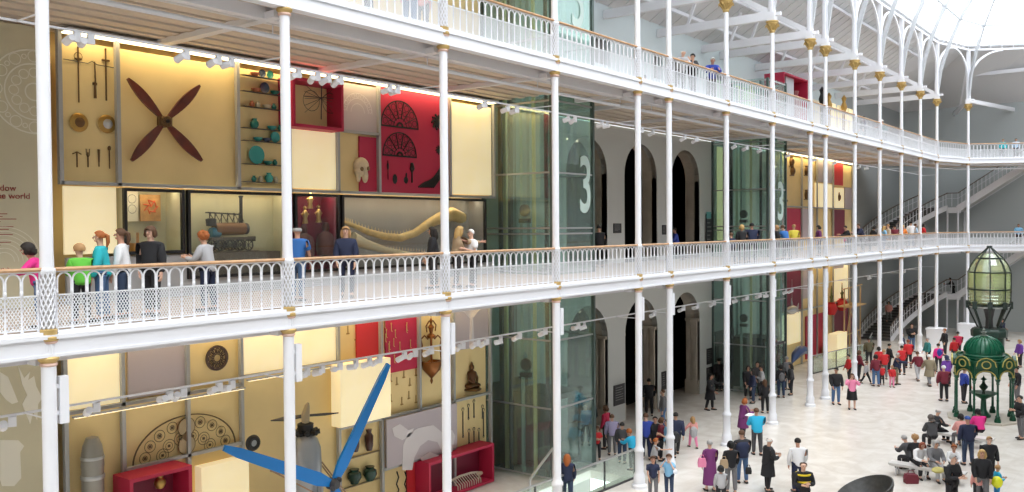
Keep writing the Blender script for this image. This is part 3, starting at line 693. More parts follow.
for ri, (py, its) in enumerate(rows):
    zz = PY(262, py, YF+.08).z - .0
    MB().tube([(0, .1, zz-10.2-.012), (1.5, .1, zz-10.2-.012)], .010, 5).box(0, 1.5, .02, .2, zz-10.2-.012, zz-10.2-.004).obj('shelf', DARK, sh)
    for ci, (px, k, m_) in enumerate(its):
        xx = PY(px, py, YF+.08).x; nm, cat = {'b': ('pottery_bowl', 'bowl'), 'p': ('pottery_plate', 'plate'), 'P': ('pottery_plate', 'plate'), 'Q': ('pottery_plate', 'plate'), 'j': ('pottery_jar', 'jar'), 'J': ('pottery_jar', 'jar')}[k]
        mb = MB()
        if k == 'b': mb.lathe(bowl(.13, .10), 14)
        elif k in 'pPQ':
            R_ = {'p': .11, 'P': .15, 'Q': .25}[k]; mb.lathe([(0, .02), (R_*.6, .02), (R_, -.02), (R_, -.005), (R_*.6, .035), (0, .035)], 20, (0, 0, R_), 'y')
        elif k == 'j': mb.lathe(jar(.07, .16), 12)
        else: mb.lathe(jar(.12, .26), 14)
        o = mb.obj(nm, m_, None, True); o.location = (xx, YF+.08, zz)
        cn = {id(TEAL): 'dark green', id(TEAL2): 'turquoise', id(NAVY): 'dark blue', id(TERR): 'terracotta', id(PALE): 'pale'}[id(m_)]
        tag(o, '%s %s on the %s wire shelf, %s from the left' % (cn, nm.replace('_', ' '), rn[ri], ORD[ci]), cat, 'pottery on the wire shelves')
# skull
p = PY(361, 172, YF+.1); t = thing('animal_skull', 'pale elephant-like skull on a stand before the crimson half board', 'skull', p)
sk = MB().ell((0, 0, .18), (.26, .22, .27), 16, 10).ell((-.12, -.05, -.02), (.17, .14, .15), 12, 8).ell((.05, -.12, -.12), (.10, .10, .22), 10, 8).ell((-.2, -.1, -.16), (.07, .08, .16), 10, 8).ell((.15, .0, -.05), (.10, .10, .14), 10, 8)
sk.obj('cranium', mat((.72, .62, .45), .6, noise=.15, nscale=8), t, True)
MB().ell((-.12, -.18, .08), (.06, .05, .07), 10, 6).ell((.1, -.22, .10), (.05, .03, .07), 10, 6).obj('eye_socket', mat((.25, .17, .09), .8), t, True)
MB().tube([(0, .05, -.62), (0, .05, 0)], .02, 6).box(-.15, .15, -.05, .15, -.66, -.62).obj('stand', STEEL, t)
# black fanlights on the crimson board
def fan(mb, R_, n=7):
    ring(mb, 0, 0, R_, .035, -.01, 28, 0, PI); ring(mb, 0, 0, R_, .035, .01, 28, 0, PI); mb.box(-R_, R_, -.012, .012, -.03, .02)
    ring(mb, 0, 0, R_*.36, .03, -.01, 16, 0, PI)
    for k in range(n+1):
        a = PI*k/n; mb.bar((R_*.3*math.cos(a), 0, R_*.3*math.sin(a)), (R_*math.cos(a), 0, R_*math.sin(a)), .02, .025, up=(0, 1, 0))
    for k in range(n):
        a = PI*(k+.5)/n
        for q, rr in ((.80, .13), (.55, .10)): ring(mb, R_*q*math.cos(a), R_*q*math.sin(a), R_*rr, .022, -.012, 12)
        mb.box(R_*.15*math.cos(a)-.03, R_*.15*math.cos(a)+.03, -.01, .01, R_*.15*math.sin(a)-.03, R_*.15*math.sin(a)+.03)
hang('iron_fanlight', 'black iron fanlight, upper of two on the crimson board', 'fanlight', 400, 127, lambda mb: fan(mb, .84), BLACK, smooth=False, Y=YF+.10)
hang('iron_fanlight', 'black iron fanlight, lower of two on the crimson board', 'fanlight', 400, 156, lambda mb: fan(mb, .76), BLACK, smooth=False, Y=YF+.10)
def scroll(mb, s):
    for k in range(9):
        a = 2*PI*k/9; mb.tube([(0, 0, 0), (.12*s*math.cos(a), 0, .12*s*math.sin(a)), (.22*s*math.cos(a+.5), 0, .22*s*math.sin(a+.5))], .03*s, 5)
    mb.ell((0, 0, 0), (.12*s, .04, .12*s), 8, 6)
hang('iron_ornament', 'black leafy iron ornament at the upper right of the crimson board', 'ornament', 437, 122, lambda mb: scroll(mb, 1.2), BLACK, Y=YF+.10)
hang('iron_ornament', 'black leafy iron ornament at the middle right of the crimson board', 'ornament', 439, 150, lambda mb: scroll(mb, .7), BLACK, Y=YF+.10)
hang('iron_ornament', 'wide black iron foliage at the lower right of the crimson board', 'ornament', 431, 180, lambda mb: [mb.tube([(-.6+.1*k, 0, -.25), (-.3+.1*k, 0, -.1+.02*k), (.1+.05*k, 0, .0+.06*k)], .035, 5) for k in range(8)], BLACK, Y=YF+.10)
for px, py, f_, lb in ((388, 170, lambda mb: mb.ell((0, 0, .12), (.05, .02, .12), 8, 6).tube([(0, 0, -.3), (0, 0, .3)], .012, 5), 'slender black lock plate with spike under the fanlights'), (395, 179, lambda mb: mb.ell((0, 0, 0), (.11, .02, .16), 10, 6), 'heart shaped black plate under the fanlights'), (406, 180, lambda mb: mb.ell((0, 0, 0), (.10, .02, .12), 10, 6).ell((.02, 0, .16), (.04, .02, .08), 8, 5), 'rounded black padlock under the fanlights'), (412, 172, lambda mb: mb.tube([(0, 0, -.35), (0, 0, .0), (0, 0, .1), (0, 0, .3)], [.03, .03, .1, .05], 6), 'tall black iron torch holder under the fanlights')):
    hang('iron_plate', lb, 'ironwork', px, py, f_, BLACK, Y=YF+.10)
# --- the row of black framed glass cases on the middle gallery
def case(x0, x1, z0, z1, back, label, depth=.75):
    t = thing('glass_case', label, 'glass case', (x0, YF-.08, z0)); W_, H_ = x1-x0, z1-z0; b = .075
    MB().box(0, W_, 0, .1, 0, b).box(0, W_, 0, .1, H_-b, H_).box(0, b, 0, .1, b, H_-b).box(W_-b, W_, 0, .1, b, H_-b).obj('frame', BLACK, t)
    MB().box(b, W_-b, .04, .05, b, H_-b).obj('glass_pane', CGLASS, t)
    MB().box(0, W_, .82, .86, 0, H_).obj('back_board', back, t)
    MB().box(0, .03, .1, .82, 0, H_).box(W_-.03, W_, .1, .82, 0, H_).box(0, W_, .1, .82, 0, .03).obj('side_board', back, t)
    MB().box(.1, W_-.1, .35, .45, H_-.05, H_-.03).obj('case_light', mat((1, .85, .6), .5, 0, 12.), t)
    return t
GC = mat((.62, .60, .42), .8, noise=.1, nscale=1)
case(10.72, 12.29, 8.41, 9.99, GC, 'small black framed glass case with an orange patterned picture')
case(12.38, 15.58, 7.75, 9.99, GC, 'black framed glass case holding a steam locomotive model')
case(15.70, 17.33, 7.75, 9.99, MAROON, 'black framed glass case with maroon interior and brass figures')
case(17.42, 24.1, 7.75, 9.99, mat((.30, .29, .29), .8, noise=.1, nscale=1), 'widest black framed glass case, with a whale jaw')
pl2 = MB().box(9.4, 24.6, YF, YF+.1, 7.33, 7.75); pl2.box(9.4, 12.36, YF, YF+.1, 7.75, 8.38)
tag(pl2.obj('display_plinth', mat((.42, .43, .45), .6)), 'grey plinth under the row of black framed cases', 'plinth')
p = PY(150.5, 208, YF+.6); t = thing('framed_picture', 'orange patterned square picture inside the small case', 'picture', p)
MB().box(-.27, .27, 0, .03, -.33, .33).obj('panel', mat((.55, .30, .10), .7, noise=.3, nscale=6), t)
q = MB()
for k in range(9): a = k*.9; q.tube([(.03*k*math.cos(a)*.7, -.01, .03*k*math.sin(a)*.7+.02), (.2*math.cos(a+1), -.01, .18*math.sin(a+1)+.03)], .014, 4)
q.obj('red_pattern', mat((.8, .12, .03), .6), t)
for px, py, lb in ((132, 205, 'pale sheet with outline drawing left in small case'),):
    o = MB().box(-.16, .16, 0, .02, -.4, .4).obj('drawing', mat((.8, .76, .62), .8)); o.location = PY(px, py, YF+.65); tag(o, lb, 'picture')
    mm = MB(); ring(mm, 0, .15, .11, .01, -.006, 14); ring(mm, 0, -.1, .11, .01, -.006, 14); mm.obj('outline', DARK, o)
o = MB().box(-.9, .5, -.2, .2, 0, .28).box(-.6, -.55, -.05, .05, .28, .6).obj('orange_model', mat((.62, .28, .06), .5)); o.location = PY(150, 253, YF+.35); o.location.z = 8.45; o.scale = (.55, .8, .8); tag(o, 'low orange brown model on the floor of the small case', 'model')
# locomotive model
p = PY(231, 254, YF+.4); p.z = 8.40; tag(MB().box(12.6, 15.3, YF+.1, YF+.7, 7.78, 8.38).obj('case_plinth', mat((.12, .10, .08), .6)), 'dark plinth under the locomotive model', 'plinth'); t = thing('locomotive_model', 'steam locomotive model with tall chimney inside the glass case', 'locomotive model', p)
MB().lathe([(0, -.75), (.24, -.75), (.26, -.7), (.26, .62), (.22, .68), (0, .70)], 20, (-.02, 0, .95), 'x').obj('boiler', mat((.22, .11, .05), .4, .3), t, True)
MB().lathe([(0, -.1), (.22, -.1), (.24, .1), (0, .1)], 16, (.68, 0, .95), 'x').obj('smokebox', DARK, t, True)
MB().lathe([(.07, 0), (.07, 1.15), (.10, 1.2), (.10, 1.24), (.05, 1.24)], 12, (.52, 0, 1.1)).obj('chimney', DARK, t, True)
MB().lathe([(0, -.24), (.20, -.2), (.22, 0), (.2, .2), (0, .24)], 14, (-.75, 0, .80), 'x').obj('water_barrel', mat((.05, .22, .36), .4), t, True)
MB().lathe([(0, 0), (.2, .02), (.22, .3), (.1, .34), (0, .34)], 12, (-.92, 0, 1.05)).obj('firebox', DARK, t, True)
mo = MB().bar((-1.1, -.1, 1.62), (.5, -.1, 1.55), .04, .05).bar((-1.1, .1, 1.62), (.5, .1, 1.55), .04, .05)
for xx in (-1.05, -.8, -.5, -.2, .1, .35):
    mo.bar((xx, -.1, 1.1), (xx, -.1, 1.62), .025, .025); mo.bar((xx, .1, 1.1), (xx+.2, .1, 1.6), .02, .02); mo.bar((xx, -.12, 1.6), (xx+.22, -.12, 1.25), .02, .02)
mo.obj('beam_motion', DARK, t)
MB().box(-1.05, 1.0, -.24, .24, .48, .60).box(1.0, 1.05, -.26, .26, .42, .62).obj('chassis', mat((.12, .10, .08), .5), t)
for xx in (-.75, -.28, .2, .68):
    for yy in (-.26, .26):
        wl = MB(); wl.lathe([(.20, -.02), (.24, -.02), (.24, .02), (.20, .02), (.20, -.02)], 20, (xx, yy, .26), 'y')
        for j in range(8): a = 2*PI*j/8; wl.bar((xx, yy, .26), (xx+.21*math.cos(a), yy, .26+.21*math.sin(a)), .02, .02, up=(0, 1, 0))
        wl.obj('wheel', DARK, t)
MB().box(-1.4, 1.2, -.3, .3, -.02, .02).obj('track_base', mat((.14, .11, .08), .6), t); t.scale = (.64, .64, .64)
# brass figures and armour in the maroon case
for k, (px, py, lb) in enumerate(((305, 215, 'small brass figure at left in maroon case'), (310, 200, 'high brass ornament in maroon case'), (318.5, 214, 'taller brass figure at right in maroon case'))):
    hang('brass_figure', lb, 'figure', px, py, lambda mb: mb.lathe([(0, -.25), (.09, -.25), (.06, -.1), (.10, .02), (.06, .12), (.03, .15), (.06, .22), (.0, .28)], 10).tube([(-.14, 0, .02), (0, 0, .1), (.14, 0, .02)], .02, 5), mat((.55, .38, .15), .3, .8), Y=YF+.45)
for k, (px, py, lb) in enumerate(((304, 240, 'dark patterned bust low left in maroon case'), (326, 238, 'dark patterned bust low right in maroon case'))):
    hang('dark_bust', lb, 'bust', px, py, lambda mb: mb.lathe([(0, -.55), (.28, -.5), (.3, -.1), (.24, .1), (.08, .2), (.11, .32), (.08, .45), (0, .48)], 12), mat((.10, .02, .02), .5), Y=YF+.45)
# whale jaw
jaw = []; tee = MB(); J = [(343, 222), (352, 225), (368, 232), (385, 236.5), (400, 238), (415, 233), (428, 224), (440, 218), (452, 214), (462, 218), (464, 221)]
R_ = [.06, .07, .10, .12, .13, .13, .15, .20, .24, .20, .08]
t = thing('whale_jaw', 'long curved yellow whale jawbone with a row of teeth', 'jawbone', (17.5, YF+.4, 7.8)); o0 = Vector((17.5, YF+.4, 7.8))
P3 = [PY(a, b, YF+.4)-o0 for a, b in J]
BONE = mat((.62, .45, .18), .45, noise=.2, nscale=5)
MB().tube(P3, R_, 10).obj('bone', BONE, t, True)
for k in range(24):
    s_ = k/24*4.8; i = int(s_); q = P3[i].lerp(P3[i+1], s_-i); tee.lathe([(.025, 0), (.0, .14)], 6, (q.x, q.y-.02, q.z+R_[i]*.8))
tee.obj('teeth', mat((.75, .6, .35), .5), t)
t = thing('whale_jaw', 'lower pale jaw half with teeth, below the long curved jawbone', 'jawbone', (17.5, YF+.15, 7.8)); o0 = Vector((17.5, YF+.15, 7.8))
P3 = [PY(a, b, YF+.15)-o0 for a, b in ((352, 238), (365, 244), (385, 250), (410, 254), (430, 254))]
MB().tube(P3, [.2, .16, .1, .07, .04], 10).obj('bone', mat((.55, .48, .32), .5), t, True)
tee = MB()
for k in range(16): q = P3[2].lerp(P3[4], k/16); tee.lathe([(.02, 0), (0, .11)], 6, (q.x, q.y, q.z+.05))
tee.obj('teeth', mat((.75, .55, .35), .5), t)

# --- ground floor displays
board('light_panel', 'glowing cream light panel at upper left of the ground floor display', 0,0,0,0, LIGHTBOX, x=(9.4, 10.72), z=(4.92, 6.7))
board('light_panel', 'glowing cream light panel beside the round lattice disc', 0,0,0,0, LIGHTBOX, x=(14.0, 15.2), z=(5.1, 6.7))
board('light_panel', 'wide glowing cream light panel above the engine', 0,0,0,0, LIGHTBOX, x=(15.2, 17.25), z=(5.1, 6.7))
board('light_panel', 'square glowing cream light box in front of the display, behind upright blue blade', 340, 366, 391, 416, LIGHTBOX, Y=YF-.5, d=.4)
board('light_panel', 'glowing cream light box below the gilt fanlight', 0,0,0,0, LIGHTBOX, Y=YF-.3, d=.3, x=(12.5, 13.9), z=(1.6, 3.0))
o = board('print_panel', 'lilac panel above the gilt fanlight', 0,0,0,0, LILAC, x=(10.84, 12.33), z=(4.95, 6.75))
o = board('print_panel', 'wide lilac panel printed with a pale animal, behind the white column', 0,0,0,0, LILAC, Y=YF-.1, x=(19.1, 22.4), z=(1.48, 3.0)); ox, oz = 19.1, 1.48
for pts in ([(402,470),(403,445),(408,434),(418,428),(433,425),(444,434),(452,430),(455,436),(452,452),(446,462),(442,452),(437,442),(428,440),(420,446),(414,458),(412,470)], [(392,428),(400,424),(408,430),(414,428),(410,436),(402,440),(394,436)], [(420,458),(430,452),(440,456),(442,462),(432,464),(424,464)]):
    MB().prism([(fp(a, b, YF-.1)[0]-ox, fp(a, b, YF-.1)[1]-oz) for a, b in pts], -.01, 0).obj('animal_print', LILACP, o)
o = board('print_panel', 'lilac panel printed with a pale tree, above the seated statue', 0,0,0,0, LILAC, x=(22.5, 24.35), z=(4.75, 6.75))
mm = MB().tube([(.9, -.01, .1), (.92, -.01, 1.1)], [.12, .06], 5)
for k in range(9): a = .3+k*.31; mm.tube([(.92, -.01, 1.0), (.92+.35*math.cos(a), -.01, 1.2+.25*math.sin(a)), (.92+.65*math.cos(a), -.01, 1.25+.5*math.sin(a))], .02, 4)
mm.obj('tree_print', LILACP, o)
board('display_board', 'bright red board in the upper row of the ground display', 0,0,0,0, RED, Y=YF+.12, x=(18.1, 19.2), z=(4.3, 6.75))
board('display_board', 'crimson board hung with small gilt pieces', 0,0,0,0, CRIM, Y=YF+.12, x=(19.3, 20.75), z=(4.4, 6.8))
board('display_board', 'narrow red board below the wide lilac panel', 0,0,0,0, RED, Y=YF+.12, x=(20.2, 20.7), z=(0.1, 1.4))
for k in range(14):
    px, py = 383+random.random()*29, 322+random.random()*38
    hang('gilt_piece', 'small gilt hook shaped piece hanging on the crimson board', 'ornament', px, py, lambda mb: mb.tube([(0, 0, .12), (0, 0, -.1), (.04, 0, -.13)], .012, 5).ell((0, 0, .12), (.03, .015, .03), 6, 5), mat((.6, .4, .15), .3, .8), 'gilt pieces on the crimson board', Y=YF+.10)
# round lattice disc
p = PY(217, 358, YF+.12); d = MB(); ring(d, 0, 0, .33, .06, -.01); ring(d, 0, 0, .12, .03, -.01)
for k in range(12):
    a = 2*PI*k/12; ring(d, .2*math.cos(a), .2*math.sin(a), .075, .03, -.012, 10); d.bar((.1*math.cos(a), 0, .1*math.sin(a)), (.3*math.cos(a), 0, .3*math.sin(a)), .02, .02, up=(0, 1, 0))
d.lathe([(.27, -.02), (.33, -.02), (.33, .02), (.27, .02), (.27, -.02)], 30, (0, 0, 0), 'y')
t = tag(d.obj('lattice_disc', mat((.07, .04, .03), .5)), 'round dark pierced disc mounted beside the lilac panel', 'disc'); t.location = p
# gilt fanlight (scrolls, tilted)
p = PY(187, 430, YF+.1); f = MB(); W_ = 1.42
def segm(R_, w_, n=26):
    for k in range(n):
        a, b = PI*k/n, PI*(k+1)/n
        f.bar((W_*R_*math.cos(a), 0, 1.0*R_*math.sin(a)), (W_*R_*math.cos(b), 0, 1.0*R_*math.sin(b)), w_, w_, up=(0, 1, 0))
segm(1, .028); f.bar((-W_, 0, 0), (W_, 0, 0), .028, .028, up=(0, 1, 0))
for k in range(9):
    a = PI*(k+.5)/9; x_, z_ = W_*.80*math.cos(a), .80*math.sin(a); ring(f, x_, z_, .15, .016, -.01, 16); ring(f, x_, z_, .07, .016, -.01, 10); f.box(x_-.035, x_+.035, -.02, .0, z_-.035, z_+.035)
for k in range(6):
    a = PI*(k+.5)/6; x_, z_ = W_*.48*math.cos(a), .45*math.sin(a); ring(f, x_, z_, .17, .016, -.01, 16); ring(f, x_, z_, .1, .014, -.01, 12); f.box(x_-.03, x_+.03, -.02, .0, z_-.03, z_+.03)
ring(f, 0, .70, .25, .02, -.01, 22); ring(f, 0, .25, .25, .02, -.01, 22)
t = tag(f.obj('scrollwork_fanlight', mat((.10, .06, .02), .5)), 'large semicircular scrollwork fanlight on the cream ground floor wall', 'fanlight'); t.location = p + Vector((-.02, 0, -.62))
MB().prism([(-.16, .48), (0, .62), (.16, .48), (0, .32)], -.05, -.03).obj('diamond_boss', mat((.16, .10, .04), .5), t)
MB().lathe([(0, -.03), (.22, -.028), (.22, -.01)], 20, (0, 0, .70), 'y').obj('disc_boss', mat((.50, .40, .24), .5), t); MB().lathe([(0, -.03), (.22, -.028), (.22, -.01)], 20, (0, 0, .25), 'y').obj('disc_boss', mat((.50, .40, .24), .5), t)
# shell shaped container (missile)
p = PY(92, 437, YF-.2); t = thing('bomb_casing', 'tall grey rounded bomb-like casing at lower left', 'casing', (p.x, p.y, .05)); zt = p.z
MB().lathe([(0, 0), (.24, 0), (.24, zt-.75), (.25, zt-.7), (.24, zt-.45), (.21, zt-.25), (.13, zt-.06), (0, zt-.02)], 20).obj('body', mat((.30, .29, .26), .4, .3), t, True)
MB().lathe([(.25, zt-1.0), (.262, zt-.97), (.262, zt-.93), (.25, zt-.90)], 20).lathe([(.25, zt-.55), (.257, zt-.53), (.257, zt-.50), (.25, zt-.48)], 20).obj('band', STEEL, t, True)
a_, b_ = PY(129.5, 480, YF-.75), PY(192, 467, YF-.75)
crimson_box(a_.x, b_.x, a_.z-1.5, a_.z, YF-.75, 'crimson display box at the bottom left below the fanlight')
hang('gilt_object', 'small gilt object inside the lower left crimson box', 'ornament', 160, 488, lambda mb: mb.lathe(jar(.14, .3), 12), mat((.5, .33, .1), .3, .8), Y=YF-.4)
# right crimson box with skeleton model
a_, b_ = PY(429, 466, YF-.5), PY(494, 443, YF-.5)
crimson_box(a_.x, b_.x, .03, b_.z, YF-.5, 'large crimson display box at lower right holding a pale ribcage', depth=.66)
p = PY(464, 488, YF-.12); t = thing('rib_skeleton', 'pale ribcage skeleton lying in the large crimson box', 'skeleton', (p.x, p.y, p.z+.0))
rbm = MB()
for k in range(11): x_ = -.6+.12*k; rbm.tube([(x_, -.02, .42), (x_-.03, -.28, .25), (x_-.05, -.30, -.02), (x_, -.1, -.2)], .016, 5)
rbm.obj('ribs', mat((.72, .66, .55), .5), t, True); MB().tube([(-.75, 0, .40), (-.2, 0, .46), (.4, 0, .44), (.75, 0, .38)], .04, 6).obj('spine', mat((.72, .66, .55), .5), t, True)
MB().ell((.72, -.1, .36), (.16, .08, .08), 10, 6).tube([(.72, -.1, .36), (.55, -.15, .0), (.62, -.1, -.3)], .03, 6).obj('shoulder_bone', mat((.66, .5, .36), .5), t, True)
# hanging lamp of dark brass
p = PY(431, 318, YF-.05); ztop = p.z; t = thing('hanging_lamp', 'ornate dark brass hanging lamp with wide bowl', 'lamp', (p.x, p.y, ztop-2.2))
BR = mat((.22, .08, .02), .3, .7); MB().lathe([(0, 0), (.03, .05), (.05, .12), (.03, .2), (.12, .3), (.3, .5), (.36, .72), (.36, .78), (.3, .78), (0, .5)], 18).obj('bowl', BR, t, True)
MB().lathe([(.03, .6), (.03, 1.5), (.14, 1.55), (.16, 1.62), (.05, 1.7), (.08, 1.85), (.12, 1.9), (.03, 2.0), (.06, 2.1), (0, 2.25)], 12).obj('stem', BR, t, True)
for k in range(4):
    a = PI/4+PI/2*k; ca, sa = math.cos(a), math.sin(a); MB().tube([(.33*ca, .33*sa, .76), (.3*ca, .3*sa, 1.3), (.34*ca, .34*sa, 1.5), (.22*ca, .22*sa, 1.62), (.1*ca, .1*sa, 1.5)], .03, 6).obj('arm', BR, t, True)
MB().tube([(-.2, 0, 1.75), (-.24, 0, 1.95), (-.1, 0, 2.1), (0, 0, 2.12), (.1, 0, 2.1), (.24, 0, 1.95), (.2, 0, 1.75)], .022, 6).obj('loop', BR, t, True)
MB().tube([(0, 0, 2.2), (0, 0, 3.0)], .012, 5).obj('chain', DARK, t)
# seated statue
p = PY(472, 388, YF+.1); t = thing('seated_statue', 'small dark bronze cross-legged seated statue on a shelf', 'statue', p)
MB().ell((0, 0, .1), (.32, .2, .12), 14, 8).ell((-.2, -.05, .08), (.14, .16, .09), 10, 6).ell((.2, -.05, .08), (.14, .16, .09), 10, 6).lathe([(.14, .1), (.13, .3), (.18, .5), (.15, .58), (.06, .62), (.05, .66)], 14).tube([(-.17, 0, .52), (-.22, -.04, .34), (-.08, -.16, .22)], [.055, .045, .03], 7).tube([(.17, 0, .52), (.24, -.04, .34), (.12, -.14, .2)], [.055, .045, .03], 7).ell((0, 0, .74), (.085, .09, .11), 12, 8).lathe([(.05, .83), (.04, .88), (0, .94)], 8).obj('figure', mat((.13, .06, .025), .35, .5), t, True)
MB().lathe([(.3, -.08), (.34, -.04), (.3, 0), (0, 0)], 16).obj('base', BRONZE, t, True)
# spanners
for k, (px, py, L, lb) in enumerate(((463, 423, .95, 'longest dark spanner, at the left in the tool bay'), (468.5, 412, .45, 'short dark spanner beside the longest one'), (474, 409, .55, 'medium open-ended spanner in the middle of the tool bay'), (482.5, 412, .4, 'thin dark spanner high at the right of the tool bay'), (483.5, 423, .95, 'long ring spanner at the right of the tool bay'), (469, 437, .45, 'ring-headed tool low in the bay, left'), (474, 436, .5, 'straight bar tool low in the bay, middle'), (479, 436, .45, 'ring-headed tool low in the bay, right'))):
    hang('spanner', lb, 'tool', px, py, lambda mb, L=L: (mb.bar((0, 0, -L/2), (0, 0, L/2-.06), .035, .02, up=(0, 1, 0)), ring(mb, 0, L/2, .07, .03, 0, 12, -.9, 4.0), ring(mb, 0, -L/2, .05, .025, 0, 12)), DARK)
# gilt hooks on the cream wall, upper middle
for k, (px, py) in enumerate(((348, 330), (356, 336), (361, 331), (368, 336), (374, 329), (391, 378), (397, 381), (404, 374), (410, 382), (416, 372), (391, 398), (402, 401), (409, 395), (416, 399), (400, 360), (411, 358))):
    hang('brass_hook', 'small brass key-like piece pinned to the cream wall', 'ornament', px, py, lambda mb: mb.tube([(0, 0, .13), (0, 0, -.1)], .014, 5).box(-.05, .05, -.01, .01, -.13, -.09), mat((.40, .24, .08), .4, .6), 'brass pieces on the cream wall')
for k, (px, py, lb) in enumerate(((355, 440, 'tall dark jar, left one of the upper pair on thin shelves'), (369, 439, 'tall dark jar, right one of the upper pair on thin shelves'))):
    hang('pottery_jar', lb, 'jar', px, py, lambda mb: mb.lathe([(0, -.35), (.09, -.35), (.13, -.2), (.14, .1), (.07, .2), (.1, .3), (0, .3)], 12), mat((.05, .015, .01), .3), Y=YF)
for k, (px, py, lb) in enumerate(((354.5, 477, 'round dark green jar, left one of the lower pair'), (370, 474, 'round dark green jar, right one of the lower pair'))):
    hang('pottery_jar', lb, 'jar', px, py, lambda mb: mb.lathe([(0, -.2), (.12, -.2), (.22, 0), (.2, .12), (.12, .18), (.15, .24), (0, .24)], 14), mat((.01, .05, .035), .25), Y=YF)
for k, (px, lb) in enumerate(((397, 'curved black hook below the wide lilac panel, left'), (405, 'curved black hook below the wide lilac panel, right'))):
    hang('iron_hook', lb, 'hook', px, 484, lambda mb: mb.tube([(0, 0, .4), (.08, 0, .2), (-.02, 0, .0), (.08, 0, -.2), (0, 0, -.35)], .022, 6), BLACK)
sh = thing('wire_shelving', 'thin wire shelves and rods behind the dark jars', 'shelf', (17.4, YF+.1, .1))
for zz in (PY(362, 455, YF).z-.05, PY(362, 484, YF).z-.03): MB().box(0, 1.6, 0, .2, zz-.12, zz-.10).obj('shelf', mat((.35, .28, .18), .5), sh)
for xx in (.5, 1.1): MB().tube([(xx, .1, 0), (xx, .1, 3.0)], .012, 5).obj('rod', DARK, sh)
# ---- the aero engine, its propeller and the wind turbine in front of the display
p = PY(306, 470, 18.9); t = thing('aero_engine', 'grey vertical engine topped by a black two-bladed propeller, behind blue blade', 'engine', p)
s_ = (PY(306, 416, 18.9).z - p.z)
MB().lathe([(.0, -1.2), (.30, -1.2), (.38, -.6), (.42, .1), (.40, s_-.85), (.32, s_-.62), (.22, s_-.5), (0, s_-.5)], 20).obj('cowling', mat((.42, .44, .46), .35, .5), t, True)
cy_ = MB()
for k in range(9): a = 2*PI*k/9; cy_.tube([(.15*math.cos(a), .15*math.sin(a), s_-.45), (.38*math.cos(a), .38*math.sin(a), s_-.42)], .07, 8)
cy_.lathe([(.2, s_-.6), (.22, s_-.2), (.1, s_-.15), (0, s_-.1)], 14); cy_.obj('cylinder_ring', BLACK, t, True)
pr = MB()
for s1 in (-1, 1):
    d = Vector((s1*.92, -s1*.38, 0)).normalized(); n = Vector((-d.y, d.x, 0))
    pr.add([d*.08+n*.05+Vector((0, 0, s_)), d*.08-n*.05+Vector((0, 0, s_+.05)), d*.9-n*.10+Vector((0, 0, s_+.04)), d*1.5-n*.01+Vector((0, 0, s_)), d*.9+n*.10+Vector((0, 0, s_-.03)),
            d*.08+n*.05+Vector((0, 0, s_-.03)), d*.08-n*.05+Vector((0, 0, s_+.02)), d*.9-n*.10+Vector((0, 0, s_+.01)), d*1.5-n*.01+Vector((0, 0, s_-.03)), d*.9+n*.10+Vector((0, 0, s_-.06))], [(0, 1, 2, 3, 4), (9, 8, 7, 6, 5), (0, 5, 6, 1), (1, 6, 7, 2), (2, 7, 8, 3), (3, 8, 9, 4), (4, 9, 5, 0)])
pr.v = [(v[0]*.62, v[1]*.62, v[2]) for v in pr.v]; pr.lathe([(0, s_-.1), (.08, s_-.08), (.06, s_+.08), (0, s_+.12)], 12); pr.obj('propeller_blades', DARK, t)
MB().tube([(-.03, -.05, s_-.28), (-.02, -.02, s_+.0), (.07, .0, s_+.28), (.1, 0, s_+.35)], [.09, .12, .07, .03], 8).obj('spinner_blade', mat((.36, .30, .20), .4), t, True)
fr = MB(); 
for a, b in (((-.35, -.2, .0), (-1.3, -.2, .35)), ((-.35, -.2, -.1), (-1.3, -.2, .3)), ((.3, -.3, .2), (.85, -.6, -.7)), ((-.1, -.4, .0), (.8, -.6, -.75)), ((.3, -.3, .1), (.8, -.6, -.75)), ((-1.3, -.2, .32), (0, -.6, -.6))): fr.tube([a, b], .022, 6)
fr.obj('strut', mat((.42, .26, .16), .5), t)
MB().tube([(.0, .3, -1.2), (.0, .3, -p.z+.05)], .14, 10).lathe([(.6, -p.z+.02), (.6, -p.z+.08), (0, -p.z+.1)], 16, (0, 0, 0)).obj('stand', STEEL, t)
p = PY(253, 443, 18.7); t = thing('landing_wheel', 'black rubber wheel at the end of the engine struts', 'wheel', p)
MB().lathe([(.08, -.05), (.15, -.08), (.19, -.05), (.21, 0), (.19, .05), (.15, .08), (.08, .05), (.08, -.05)], 22, (0, 0, 0), 'y').obj('tyre', BLACK, t, True)
MB().lathe([(0, -.06), (.1, -.04), (.1, .04), (0, .06)], 12, (0, 0, 0), 'y').obj('hub', GREYM, t, True)
h_ = PY(333, 484, 18.0); t = thing('wind_turbine', 'three-bladed bright blue wind turbine rotor in front of display', 'wind turbine', h_)
BLUE = mat((.0, .20, .62), .35, key='bright_blue')
for (px, py) in ((224, 448), (388, 364), (352, 560)):
    q = PY(px, py, 18.0)-h_; d = q.normalized(); L = q.length; n = Vector((-d.z, 0, d.x)); pts1 = []; pts2 = []
    for k in range(9):
        s1 = k/8; wv = .075+.05*math.sin(PI*(1-s1)**.8)*1.2; wv = .185-.07*s1 if s1 > .05 else .10
        if k == 8: wv = .07
        pts1.append(d*(.12+(L-.12)*s1)+n*wv); pts2.append(d*(.12+(L-.12)*s1)-n*wv)
    poly = pts1+pts2[::-1]; N = len(poly)
    MB().add([v+Vector((0, -.05, 0)) for v in poly]+[v+Vector((0, .03, 0)) for v in poly], [tuple(range(N)), tuple(range(N, 2*N))[::-1]]+[(i, i+N, (i+1) % N+N, (i+1) % N) for i in range(N)]).obj('blade', BLUE, t)
